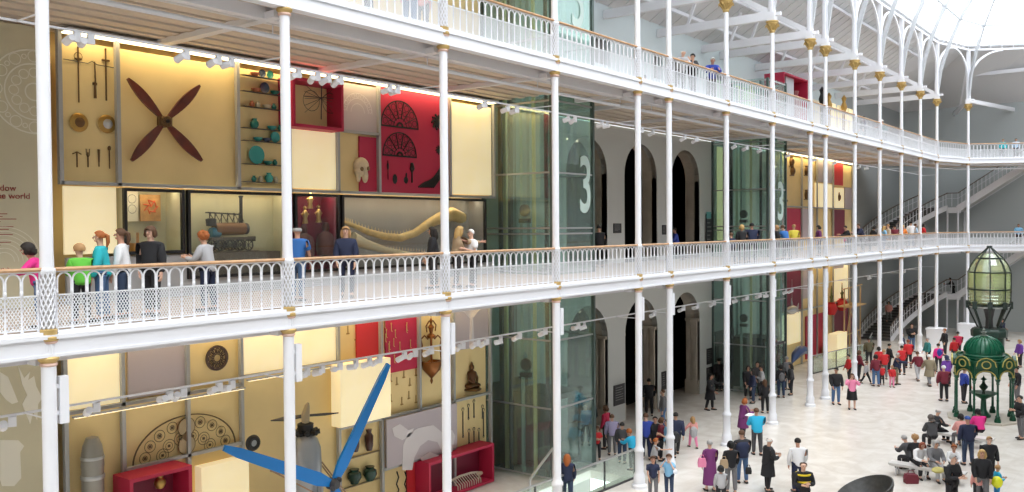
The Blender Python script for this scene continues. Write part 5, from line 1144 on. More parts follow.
#PART3
# ================================================================ PEOPLE
POSES = {  # arms: (forward, outward, elbow, inward) left / right ; legs: (hip, knee) left / right ; lean
 'stand': ((6, 9, 14, 10), (10, 9, 22, 15), (2, 2), (-3, 3), 1), 'relax': ((2, 10, 10, 5), (-4, 12, 30, 25), (6, 10), (-4, 2), 0),
 'walk': ((28, 6, 25, 10), (-22, 7, 14, 5), (-16, 14), (24, 8), 4), 'rail': ((38, 12, 62, 30), (34, 14, 68, 35), (4, 8), (-8, 2), 16),
 'photo': ((58, 14, 112, 35), (56, 14, 115, 35), (2, 2), (-3, 3), -2), 'read': ((24, 9, 82, 30), (26, 9, 80, 32), (2, 2), (-4, 4), 6),
 'sit': ((22, 10, 60, 35), (26, 10, 55, 30), (84, 86), (80, 78), 8), 'sitlean': ((34, 8, 70, 40), (30, 10, 62, 35), (88, 96), (84, 90), 26),
 'hold': ((14, 8, 98, 48), (12, 10, 90, 45), (2, 2), (-3, 3), 2), 'reach': ((8, 8, 16, 10), (72, 6, 22, 0), (4, 4), (-6, 4), 6),
 'point': ((64, 10, 30, 20), (10, 8, 40, 25), (8, 6), (-8, 4), 3), 'lead': ((12, 38, 8, 0), (4, 8, 14, 8), (18, 8), (-14, 10), 2),
 'face': ((60, 20, 128, 45), (58, 20, 130, 45), (2, 2), (-2, 2), 0), 'bend': ((40, 10, 40, 15), (46, 10, 35, 15), (26, 30), (8, 14), 42)}
_skinc = {}
def skin_bake(verts, edges, radii, name, sub=1):
    me = bpy.data.meshes.new(name); me.from_pydata(verts, edges, []); o = bpy.data.objects.new('tmp', me); COL.objects.link(o)
    md = o.modifiers.new('skin', 'SKIN'); md.use_smooth_shade = True
    sv = me.skin_vertices[0].data
    for i, r in enumerate(radii): sv[i].radius = (r, r); sv[i].use_root = (i == 0)
    sb = o.modifiers.new('sub', 'SUBSURF'); sb.levels = sub; sb.render_levels = sub
    dg = bpy.context.evaluated_depsgraph_get(); dg.update(); out = bpy.data.meshes.new_from_object(o.evaluated_get(dg))
    bpy.data.objects.remove(o); out.name = name
    if name != 'body':
        bm = bmesh.new(); bm.from_mesh(out)
        for _ in range(2): bmesh.ops.smooth_vert(bm, verts=bm.verts, factor=.5, use_axis_x=True, use_axis_y=True, use_axis_z=True)
        bm.to_mesh(out); bm.free()
    for p in out.polygons: p.use_smooth = True
    return out
def skeleton(pose, build):
    aL, aR, lL, lR, lean = POSES[pose]; child = build == 'child'
    R_ = math.radians; ln = R_(lean); J = {}
    def tors(x, y, z): dz = z-.95; return Vector((x*math.cos(ln)+dz*math.sin(ln), y, .95+dz*math.cos(ln)-x*math.sin(ln)))
    sw = {'man': .19, 'woman': .165, 'child': .16}[build]
    J['pelvis'] = Vector((0, 0, .95)); J['waist'] = tors(0, 0, 1.10); J['chest'] = tors(.01, 0, 1.30); J['neck'] = tors(0, 0, 1.455); J['chin'] = tors(.015, 0, 1.53)
    J['head'] = tors(.02, 0, 1.62) if lean < 30 else tors(.03, 0, 1.61); J['crown'] = J['head'] + Vector((-.005, 0, .065))
    for s_, a, tag_ in ((1, aL, 'L'), (-1, aR, 'R')):
        sh = tors(-.005, s_*sw, 1.352); J['sh'+tag_] = sh; p, ab, el, inn = map(R_, a)
        d = Vector((math.sin(p)*math.cos(ab), s_*math.sin(ab), -math.cos(p)*math.cos(ab))); e = sh + d*.28; J['el'+tag_] = e
        q = p+el; d2 = Vector((math.sin(q)*math.cos(inn), s_*math.sin(ab)*.5 - s_*math.sin(inn)*.8, -math.cos(q)*math.cos(inn)*1.0)).normalized(); w_ = e + d2*.25; J['wr'+tag_] = w_
        pal = w_ + d2*.075; J['pa'+tag_] = pal; side = d2.cross(Vector((0, 1, 0)))
        side = side.normalized() if side.length > .1 else Vector((0, 0, 1)); curl = Vector((0, -s_, 0))
        for k in range(4):
            off = side*(.030-.020*k); f1 = pal + off + d2*.03; f2 = f1 + d2*(.038-.006*abs(k-1)) + curl*.008; f3 = f2 + d2*.022 + curl*.022
            J['f%d1%s' % (k, tag_)] = f1; J['f%d2%s' % (k, tag_)] = f2; J['f%d3%s' % (k, tag_)] = f3
        J['t1'+tag_] = w_ + d2*.035 + side*.040; J['t2'+tag_] = w_ + d2*.075 + side*.062 + curl*.015
    for s_, l, tag_ in ((1, lL, 'L'), (-1, lR, 'R')):
        hp, kn = map(R_, l); h_ = Vector((0, s_*.09, .90)); J['hi'+tag_] = h_
        d = Vector((math.sin(hp), s_*.03, -math.cos(hp))).normalized(); k_ = h_ + d*.42; J['kn'+tag_] = k_
        q = hp-kn; d = Vector((math.sin(q), 0, -math.cos(q))); an = k_ + d*.41; J['an'+tag_] = an; tilt = min(0., q*.35) if hp < 1 else 0
        J['he'+tag_] = an + Vector((-.04, 0, -.035)); J['to'+tag_] = an + Vector((.15, s_*.02, -.045 + tilt*.1))
    low = min(min(J['anL'].z, J['anR'].z)-.075, min(J['toL'].z, J['toR'].z)-.03)
    for k in J: J[k] = J[k] - Vector((0, 0, low))
    return J
def person_meshes(pose, build, top, bottom):
    key = (pose, build, top, bottom)
    if key in _skinc: return _skinc[key]
    J = skeleton(pose, build); fem = build == 'woman'; ch = build == 'child'; D = {'J': J}
    def bake(chains, rad, name, sub=1):
        ids = {}; V = []; E = []; Rr = []
        for c in chains:
            for n in c:
                if n not in ids: ids[n] = len(V); V.append(J[n]); Rr.append(rad[n[:-1] if n[:-1] in rad else n])
            for a, b in zip(c[:-1], c[1:]): E.append((ids[a], ids[b]))
        return skin_bake(V, E, Rr, name, sub)
    kb = ('body', pose, build)
    if kb not in _skinc:
        hs = 1.22 if ch else 1.
        rad = {'pelvis': .10, 'waist': .08 if fem else .09, 'chest': .092, 'neck': .055, 'chin': .054*hs, 'head': .082*hs, 'crown': .062*hs, 'sh': .034, 'el': .032, 'wr': .026, 'pa': .028, 'hi': .09, 'kn': .058, 'an': .036, 'he': .03, 'to': .028, 't1': .011, 't2': .009}
        for k in range(4): rad['f%d1' % k] = .0095; rad['f%d2' % k] = .0085; rad['f%d3' % k] = .007
        chs = [['pelvis', 'waist', 'chest', 'neck', 'chin', 'head', 'crown']]
        for t_ in 'LR':
            chs += [['chest', 'sh'+t_, 'el'+t_, 'wr'+t_, 'pa'+t_], ['wr'+t_, 't1'+t_, 't2'+t_], ['pelvis', 'hi'+t_, 'kn'+t_, 'an'+t_, 'to'+t_], ['an'+t_, 'he'+t_]]
            for k in range(4): chs.append(['pa'+t_] + ['f%d%d%s' % (k, q, t_) for q in (1, 2, 3)])
        me = bake(chs, rad, 'body'); bm = bmesh.new(); bm.from_mesh(me); H_ = J['head']
        for (c, r) in (((.088*hs, 0, -.012), (.022, .012, .020)), ((0, .078*hs, -.01), (.016, .010, .028)), ((0, -.078*hs, -.01), (.016, .010, .028)), ((.045*hs, 0, -.07), (.035, .035, .028))):
            bmesh.ops.create_icosphere(bm, subdivisions=1, radius=1., matrix=Matrix.Translation(H_+Vector(c)) @ Matrix.Diagonal((*r, 1)))
        bm.to_mesh(me); bm.free()
        for p in me.polygons: p.use_smooth = True
        f = MB()
        for s_ in (-1, 1): f.ell(H_+Vector((.074*hs, s_*.03, .008)), (.010, .013, .008), 6, 4); f.box(H_.x+.076*hs, H_.x+.084*hs, H_.y+s_*.03-.017, H_.y+s_*.03+.017, H_.z+.024, H_.z+.030)
        f2 = MB().ell(H_+Vector((.078*hs, 0, -.050)), (.010, .022, .006), 6, 4)
        _skinc[kb] = (me, f.mesh('eyes', None), f2.mesh('mouth', None))
    D['body'], D['eyes'], D['mouth'] = _skinc[kb]
    g = .012 if fem or ch else .02
    if top != 'none':
        wide = {'coat': .035, 'jacket': .028, 'puffer': .045, 'gilet': .045, 'shirt': .012, 'tee': .012, 'dress': .015}[top]
        rad = {'pelvis': .158+wide, 'waist': .130+wide+(0 if fem else .014), 'chest': .138+wide*.8, 'neck': .070+wide*.4, 'sh': .078+wide*.7, 'el': .058+wide*.6, 'wr': .044+wide*.5, 'hm': .165+wide}
        J['hm'] = J['pelvis'] + Vector((0, 0, -.13)) if pose not in ('sit', 'sitlean') else J['pelvis'] + Vector((0, 0, -.03))
        for t_ in 'LR': J['ms'+t_] = J['sh'+t_].lerp(J['el'+t_], .72)
        rad['ms'] = .072 + wide*.6
        chs = [['hm', 'pelvis', 'waist', 'chest', 'neck']]
        for t_ in 'LR': chs.append(['chest', 'sh'+t_] + ([] if top == 'gilet' else ['ms'+t_] if top in ('tee',) else ['el'+t_, 'wr'+t_]))
        D['top'] = bake(chs, rad, 'top', 2)
    if bottom in ('trousers', 'shorts', 'leggings'):
        w2 = -.012 if bottom == 'leggings' else 0
        rad = {'pelvis': .145, 'hi': .118+w2, 'kn': .088+w2, 'an': .070+w2, 'mk': .095}
        for t_ in 'LR': J['mk'+t_] = J['hi'+t_].lerp(J['kn'+t_], .85)
        chs = [['pelvis', 'hi'+t_] + (['mk'+t_] if bottom == 'shorts' else ['kn'+t_, 'an'+t_]) for t_ in 'LR']
        D['bottom'] = bake(chs, rad, 'trousers')
    if bottom in ('skirt', 'long_skirt') or top in ('coat', 'dress'):
        zk = {'long_skirt': .25, 'skirt': .48}.get(bottom, .52 if top == 'coat' else .5)
        if pose in ('sit', 'sitlean'):
            k_ = (J['knL']+J['knR'])/2; m_ = MB().tube([J['pelvis']+Vector((-.05, 0, .02)), J['pelvis'].lerp(k_, .5), k_], [.17, .17, .15], 12)
        else:
            kx = (J['knL'].x+J['knR'].x)/2; sp = abs(J['knL'].x-J['knR'].x)/2
            m_ = MB(); n = 16; prof = [(.135, .115, J['waist'].z, J['waist'].x), (.185, .15, J['pelvis'].z, 0), (.20, .17+sp*.4, (J['pelvis'].z+zk)/2, kx*.4), (.225, .185+sp*.7, zk, kx*.8), (.18, .14, zk+.02, kx*.8)]
            vs = [(cx+rx*math.cos(2*PI*k/n), ry*math.sin(2*PI*k/n)*1.0, z) for ry, rx, z, cx in prof for k in range(n)]
            m_.add(vs, [(i*n+k, i*n+(k+1) % n, (i+1)*n+(k+1) % n, (i+1)*n+k) for i in range(len(prof)-1) for k in range(n)])
        D['skirt'] = m_.mesh('skirt', None, True)
    s = MB()
    for t_ in 'LR':
        a, h, t2 = J['an'+t_], J['he'+t_], J['to'+t_]; s.tube([h+Vector((-.02, 0, .005)), h+Vector((.04, 0, .01)), t2.lerp(h, .3)+Vector((0, 0, .0)), t2+Vector((.03, 0, -.0))], [.036, .045, .044, .026], 8)
    D['shoes'] = s.mesh('shoes', None, True)
    for v in D['shoes'].vertices: v.co.z = max(v.co.z, .002) if pose not in () else v.co.z
    _skinc[key] = D; return D
def hair_mesh(kind, build, pose):
    key = ('hair', kind, build, pose)
    if key in _skinc: return _skinc[key]
    H_ = skeleton(pose, build)['head']; hs = 1.22 if build == 'child' else 1.; m_ = MB(); n = 16; mm_ = 9; vs = []; fs = []
    low = {'bald': .42, 'short': .60, 'bob': .80, 'long': .70, 'ponytail': .62, 'cap': .50, 'hood': .80, 'bun': .62, 'curly': .74}[kind]; R0 = {'hood': .120, 'curly': .118, 'bob': .108, 'cap': .103}.get(kind, .101)
    for i in range(mm_+1):
        for k in range(n):
            a = 2*PI*k/n; front = max(0, math.cos(a)); lim = PI*(low*(1-.55*front**.7)) if kind != 'bald' else PI*.6
            t = lim*i/mm_ if kind != 'bald' else PI*(.36+.24*i/mm_)
            if kind == 'bald' and front > .3: t = PI*.5; 
            r = R0*hs
            vs.append((H_.x-.008+r*.98*math.sin(t)*math.cos(a), H_.y+r*.90*math.sin(t)*math.sin(a), H_.z+.022*hs+r*1.08*math.cos(t)))
    for i in range(mm_):
        for k in range(n): fs.append((i*n+k, (i+1)*n+k, (i+1)*n+(k+1) % n, i*n+(k+1) % n))
    m_.add(vs, fs)
    if kind == 'long': m_.tube([H_+Vector((-.045, 0, .04)), H_+Vector((-.07, 0, -.08)), H_+Vector((-.09, 0, -.20)), H_+Vector((-.08, 0, -.27))], [.08*hs, .088*hs, .075*hs, .04], 10); [m_.tube([H_+Vector((-.0, s_*.072*hs, .03)), H_+Vector((.0, s_*.085*hs, -.08)), H_+Vector((-.02, s_*.07, -.18))], [.03, .035, .02], 7) for s_ in (-1, 1)]
    if kind == 'bob': m_.tube([H_+Vector((-.05, 0, .02)), H_+Vector((-.055, 0, -.06)), H_+Vector((-.05, 0, -.10))], [.085*hs, .088*hs, .06*hs], 10); [m_.tube([H_+Vector((.01, s_*.075*hs, .04)), H_+Vector((.01, s_*.082*hs, -.05)), H_+Vector((.0, s_*.07*hs, -.09))], [.028, .034, .02], 7) for s_ in (-1, 1)]
    if kind == 'ponytail': m_.tube([H_+Vector((-.09, 0, .05)), H_+Vector((-.135, 0, .02)), H_+Vector((-.14, 0, -.10)), H_+Vector((-.12, 0, -.2))], [.03, .035, .032, .012], 8)
    if kind == 'bun': m_.ell(H_+Vector((-.10, 0, .07)), (.045, .045, .04), 8, 6)
    if kind == 'curly': [m_.ell(H_+Vector((-.02+.085*math.sin(t_)*math.cos(a_), .09*math.sin(t_)*math.sin(a_), .03+.10*math.cos(t_))), (.035, .035, .035), 6, 4) for t_, a_ in [(.3, 0), (.9, 1), (.9, 2.2), (.9, 3.4), (.9, 4.6), (1.5, 1.6), (1.5, 2.5), (1.5, 3.6), (1.5, 4.6), (1.9, 2.2), (1.9, 3.1), (1.9, 4.1)]]
    if kind == 'cap': m_.add([(H_.x+.07+.0, H_.y-.06, H_.z+.055), (H_.x+.165, H_.y-.04, H_.z+.04), (H_.x+.165, H_.y+.04, H_.z+.04), (H_.x+.07, H_.y+.06, H_.z+.055), (H_.x+.07, H_.y-.06, H_.z+.045), (H_.x+.165, H_.y-.04, H_.z+.03), (H_.x+.165, H_.y+.04, H_.z+.03), (H_.x+.07, H_.y+.06, H_.z+.045)], [(0, 1, 2, 3), (7, 6, 5, 4), (0, 4, 5, 1), (1, 5, 6, 2), (2, 6, 7, 3)])
    if kind == 'hood': m_.tube([H_+Vector((-.06, 0, -.05)), H_+Vector((-.08, 0, -.13))], [.10, .12], 10)
    me = m_.mesh('hair', None, True); _skinc[key] = me; return me
def dress(o, m):
    if not o.data.materials: o.data.materials.append(None)
    o.material_slots[0].link = 'OBJECT'; o.material_slots[0].material = m
COLR = {'black': (.012, .012, .015), 'navy': (.015, .022, .06), 'dark': (.03, .03, .035), 'grey': (.16, .16, .17), 'lightgrey': (.42, .42, .44), 'white': (.78, .78, .80), 'red': (.55, .02, .025), 'maroon': (.16, .015, .03), 'crimson': (.5, .02, .07),
 'pink': (.80, .25, .42), 'hotpink': (.75, .03, .25), 'salmon': (.72, .33, .30), 'purple': (.16, .05, .35), 'plum': (.16, .03, .14), 'blue': (.03, .14, .42), 'royal': (.03, .06, .35), 'skyblue': (.22, .48, .72), 'turquoise': (.02, .42, .48), 'cyan': (.02, .40, .65), 'brightblue': (.02, .26, .60),
 'green': (.12, .50, .05), 'olive': (.10, .09, .05), 'khaki': (.24, .20, .13), 'brown': (.10, .055, .03), 'tan': (.40, .29, .18), 'beige': (.55, .47, .36), 'jeans': (.07, .14, .28), 'darkjeans': (.03, .05, .10), 'yellow': (.75, .62, .08), 'palepurple': (.38, .34, .52), 'teal': (.03, .2, .2), 'orange': (.7, .2, .03), 'paleblue': (.45, .60, .75), 'charcoal': (.06, .06, .065)}
HAIRC = {'blonde': (.55, .36, .14), 'brown': (.10, .045, .02), 'dark': (.015, .010, .008), 'grey': (.38, .37, .36), 'white': (.75, .74, .72), 'ginger': (.35, .10, .02), 'red': (.22, .05, .02), 'blue': (.03, .08, .3), 'black': (.01, .01, .01), 'navy': (.02, .03, .08), 'fair': (.42, .24, .10), 'fur': (.10, .08, .07), 'green': (.12, .45, .05), 'beige': (.5, .42, .3), 'pinkish': (.6, .3, .3)}
SK = [mat((.62, .36, .25), .55, key='skin'), mat((.55, .29, .20), .55, key='skin'), mat((.68, .42, .31), .55, key='skin')]
SHOE = mat((.02, .018, .016), .5, key='shoes')
_np = [0]
def person(pos, h, face, pose, build, top, bottom, hair, label, shoe=None):
    pos = Vector(pos)
    for c in COLS:
        d = Vector((pos.x-c[0], pos.y-c[1]))
        if d.length < .62:
            v = Vector((pos.x, pos.y)).normalized()*(1 if d.dot(Vector((pos.x, pos.y))) > 0 else -1); pos.x += v.x*(.66-d.length*.6); pos.y += v.y*(.66-d.length*.6)
    if 52.3 > pos.x > 27.7 and pos.y > YW-.45 and pos.z < 1: k_ = (YW-.45)/pos.y; pos.x *= k_; pos.y *= k_
    _np[0] += 1; (tk, tc), (bk_, bc), (hk, hc) = top, bottom, hair
    D = person_meshes(pose, build, tk, bk_); J = D['J']; t = thing('person', label, 'person', pos, math.radians(face)); sc = h/1.72
    t.scale = (sc*1.15, sc*1.15, sc); skn = SK[_np[0] % 3]
    tm = mat(COLR[tc], .8, key='cloth'); bmm = mat(COLR[bc], .85, key='cloth')
    b = link('body', D['body'], t); dress(b, skn); e = link('eyes', D['eyes'], b); dress(e, DARK); mo = link('mouth', D['mouth'], b); dress(mo, mat((.35, .10, .09), .5))
    if 'top' in D: dress(link({'coat': 'coat', 'dress': 'dress', 'gilet': 'padded_vest', 'tee': 'shirt', 'shirt': 'shirt'}.get(tk, 'jacket'), D['top'], t), tm)
    if tk == 'gilet': D2 = person_meshes(pose, build, 'shirt', bk_); dress(link('sleeves', D2['top'], t), mat(COLR['dark'], .8))
    if 'bottom' in D: dress(link('trousers', D['bottom'], t), bmm)
    if 'skirt' in D: dress(link('skirt' if tk not in ('coat', 'dress') else 'coat_skirt', D['skirt'], t), bmm if 'skirt' in bk_ else tm)
    dress(link('shoes', D['shoes'], t), SHOE if shoe is None else mat(COLR[shoe], .7, key='cloth')); dress(link({'cap': 'cap', 'hood': 'hood'}.get(hk, 'hair'), hair_mesh(hk, build, pose), t), mat(HAIRC[hc], .7, key='hair_colour'))
    return t
A_, T_, L_, R2 = 38, 218, 128, -52     # away from the camera, towards it, to its left, to its right
def at_head(px, py, h, z=0.): return PZ(px, py, z+h) - Vector((0, 0, h))
def at_plane(px, Y, z): p = PY(px, 240, Y); return Vector((p.x, Y, z))
ST = ('trousers',)
M_, U_ = 7.32, 14.02
# ---- middle gallery, nearest bays
GAL = [
 (40, 15.75, M_, 1.45, L_+20, 'rail', 'child', ('jacket', 'hotpink'), ('trousers', 'jeans'), ('bob', 'dark'), 'child in hot pink jacket half hidden behind the nearest white column'),
 (80, 15.8, M_, 1.40, L_-40, 'hold', 'child', ('puffer', 'green'), ('trousers', 'dark'), ('short', 'fair'), 'child in bright green coat standing between column and turquoise hoodie'),
 (101, 15.9, M_, 1.64, L_+15, 'stand', 'woman', ('jacket', 'turquoise'), ('trousers', 'jeans'), ('ponytail', 'ginger'), 'girl in turquoise hooded jacket with ginger hair at the rail'),
 (122, 16.1, M_, 1.68, L_+10, 'stand', 'woman', ('shirt', 'white'), ('trousers', 'darkjeans'), ('ponytail', 'brown'), 'woman in white cardigan with brown ponytail on middle gallery'),
 (151, 16.0, M_, 1.72, T_-10, 'relax', 'woman', ('jacket', 'black'), ('trousers', 'dark'), ('bob', 'brown'), 'woman in black leather jacket looking towards the camera'),
 (207, 16.0, M_, 1.62, L_-10, 'read', 'woman', ('jacket', 'lightgrey'), ('trousers', 'navy'), ('curly', 'ginger'), 'woman in grey cardigan with short ginger curls at the locomotive case'),
 (297, 16.3, M_, 1.72, R2+80, 'stand', 'man', ('tee', 'blue'), ('trousers', 'jeans'), ('bald', 'grey'), 'bald man in blue t-shirt before the maroon glass case'),
 (346, 16.2, M_, 1.70, T_+5, 'stand', 'woman', ('jacket', 'navy'), ('trousers', 'navy'), ('long', 'fair'), 'woman in navy cardigan with fair hair in front of the whale jaw case'),
 (433, 16.5, M_, 1.68, L_, 'stand', 'woman', ('jacket', 'black'), ('trousers', 'dark'), ('long', 'dark'), 'dark-haired woman in black jacket just left of a white column'),
 (457, 16.2, M_, 1.70, R2+30, 'reach', 'woman', ('jacket', 'tan'), ('trousers', 'dark'), ('long', 'blonde'), 'blonde woman in tan top reaching towards the older woman'),
 (472, 15.9, M_, 1.60, L_+40, 'hold', 'woman', ('tee', 'white'), ('trousers', 'black'), ('short', 'white'), 'older woman in white tee with short white hair at the rail'),
 (599, 19.2, M_, 1.70, A_, 'stand', 'man', ('jacket', 'black'), ('trousers', 'black'), ('short', 'dark'), 'person in black beside the lift on the middle gallery'),
 (676, 20.0, M_, 1.60, L_, 'walk', 'man', ('jacket', 'royal'), ('trousers', 'dark'), ('short', 'dark'), 'person in blue walking out of the right upper arch'),
 (732, 15.8, M_, 1.35, A_, 'rail', 'child', ('shirt', 'navy'), ('trousers', 'dark'), ('short', 'brown'), 'small brown-haired child by the blonde woman at the far lift'),
 (742, 15.8, M_, 1.68, A_, 'stand', 'woman', ('jacket', 'black'), ('trousers', 'dark'), ('bob', 'blonde'), 'blonde woman in black with her back turned by the far lift'),
 (752, 15.7, M_, 1.76, A_, 'stand', 'man', ('puffer', 'navy'), ('trousers', 'dark'), ('short', 'black'), 'broad person in dark navy coat by the far lift on middle gallery'),
 (777, 15.8, M_, 1.65, L_, 'stand', 'woman', ('jacket', 'black'), ('trousers', 'dark'), ('bob', 'fair'), 'fair-haired woman in black just right of a column, middle gallery'),
 (786, 15.7, M_, 1.68, A_+30, 'rail', 'man', ('shirt', 'blue'), ('trousers', 'dark'), ('short', 'brown'), 'man in blue shirt leaning on the middle gallery rail'),
 (794, 16.2, M_, 1.68, A_, 'stand', 'man', ('shirt', 'yellow'), ('trousers', 'khaki'), ('short', 'fair'), 'person in yellow top beyond the man in blue shirt'),
 (819, 15.9, M_, 1.62, L_, 'stand', 'woman', ('jacket', 'plum'), ('trousers', 'dark'), ('bob', 'dark'), 'woman in plum jacket between the far close-set columns'),
 (849, 15.7, M_, 1.62, L_, 'rail', 'woman', ('jacket', 'black'), ('trousers', 'dark'), ('short', 'dark'), 'dark-haired person in black left of the fifth last column'),
 (847, 17.0, M_, 1.2, A_, 'stand', 'child', ('shirt', 'hotpink'), ('trousers', 'dark'), ('short', 'pinkish'), 'child in bright pink on the far middle gallery'),
 (862, 15.7, M_, 1.74, L_, 'rail', 'man', ('jacket', 'navy'), ('trousers', 'dark'), ('short', 'brown'), 'man in dark navy leaning on far middle rail'),
 (871, 15.7, M_, 1.60, R2, 'rail', 'woman', ('jacket', 'black'), ('trousers', 'dark'), ('bob', 'black'), 'black-haired woman leaning on far middle rail'),
 (884, 15.6, M_, 1.55, R2, 'stand', 'woman', ('shirt', 'skyblue'), ('trousers', 'jeans'), ('long', 'blonde'), 'blonde person in light blue at the far middle rail'),
 (888.5, 15.9, M_, 1.65, L_, 'stand', 'woman', ('jacket', 'beige'), ('trousers', 'dark'), ('short', 'fair'), 'person in beige at the far middle rail'),
 (895, 15.7, M_, 1.60, A_, 'stand', 'man', ('jacket', 'maroon'), ('trousers', 'dark'), ('short', 'black'), 'person in maroon at the far middle rail'),
 (906, 15.8, M_, 1.62, L_, 'rail', 'woman', ('jacket', 'orange'), ('trousers', 'dark'), ('short', 'blonde'), 'person in orange leaning on the far middle rail'),
 (911, 15.8, M_, 1.85, A_, 'stand', 'man', ('shirt', 'white'), ('trousers', 'jeans'), ('short', 'dark'), 'tall person in white before the middle gallery stairs'),
 (915, 15.8, M_, 1.68, R2, 'stand', 'man', ('shirt', 'paleblue'), ('trousers', 'dark'), ('short', 'brown'), 'brown-haired person in pale blue before the middle gallery stairs'),
 (923, 15.7, M_, 1.66, R2, 'stand', 'woman', ('jacket', 'red'), ('trousers', 'dark'), ('bob', 'dark'), 'person in red at the curved end of the middle gallery'),
 # top gallery
 (412, 15.9, U_, 1.5, A_, 'stand', 'child', ('jacket', 'pink'), ('trousers', 'jeans'), ('bob', 'brown'), 'child in pink behind the lattice of the upper gallery'),
 (424, 16.2, U_, 1.6, A_, 'stand', 'woman', ('jacket', 'salmon'), ('trousers', 'grey'), ('bob', 'dark'), 'person in salmon pink behind the upper lattice near a column'),
 (371, 16.0, U_, 1.6, L_, 'stand', 'man', ('jacket', 'teal'), ('trousers', 'dark'), ('short', 'dark'), 'person in teal behind the upper lattice'),
 (681, 15.6, U_, 1.66, T_+20, 'rail', 'man', ('jacket', 'lightgrey'), ('trousers', 'dark'), ('bald', 'white'), 'bald man in grey leaning on the upper gallery rail'),
 (693, 15.6, U_, 1.68, T_-60, 'photo', 'man', ('jacket', 'black'), ('trousers', 'dark'), ('short', 'black'), 'man in black taking a picture on the upper gallery'),
 (712, 15.5, U_, 1.66, T_, 'rail', 'man', ('jacket', 'royal'), ('trousers', 'dark'), ('short', 'white'), 'white-haired man in blue leaning on the upper gallery rail'),
 (646, 19.5, U_, 1.70, L_, 'stand', 'man', ('jacket', 'black'), ('trousers', 'dark'), ('short', 'dark'), 'dark-haired person near a small window on the top gallery'),
 (864, 16.0, U_, 1.55, L_, 'stand', 'man', ('jacket', 'navy'), ('trousers', 'dark'), ('short', 'black'), 'tiny dark figure at the far upper rail'),
 (885, 15.7, U_, 1.65, L_, 'rail', 'man', ('jacket', 'teal'), ('trousers', 'dark'), ('cap', 'white'), 'person in teal with white cap at the far upper rail'),
]
for px, Y, z, h, fc, pose, bld, tp, bt, hr, lb in GAL: person(at_plane(px, Y, z), h, fc, pose, bld, tp, bt, hr, lb)
for px, X_, z, h, tp, hr, lb in ((1003, 76.8, U_, 1.45, ('shirt', 'turquoise'), ('short', 'fair'), 'child in turquoise at the end of the upper gallery'), (1016, 77.4, U_, 1.5, ('shirt', 'paleblue'), ('short', 'dark'), 'child in pale blue at the end of the upper gallery'), (1019, 78.6, M_, 1.6, ('jacket', 'skyblue'), ('short', 'brown'), 'person in light blue at the end of the middle gallery')):
    p = PX(px, 150, X_); person(Vector((p.x, p.y, z)), h, A_+150, 'stand', 'man', tp, ('trousers', 'dark'), hr, lb)
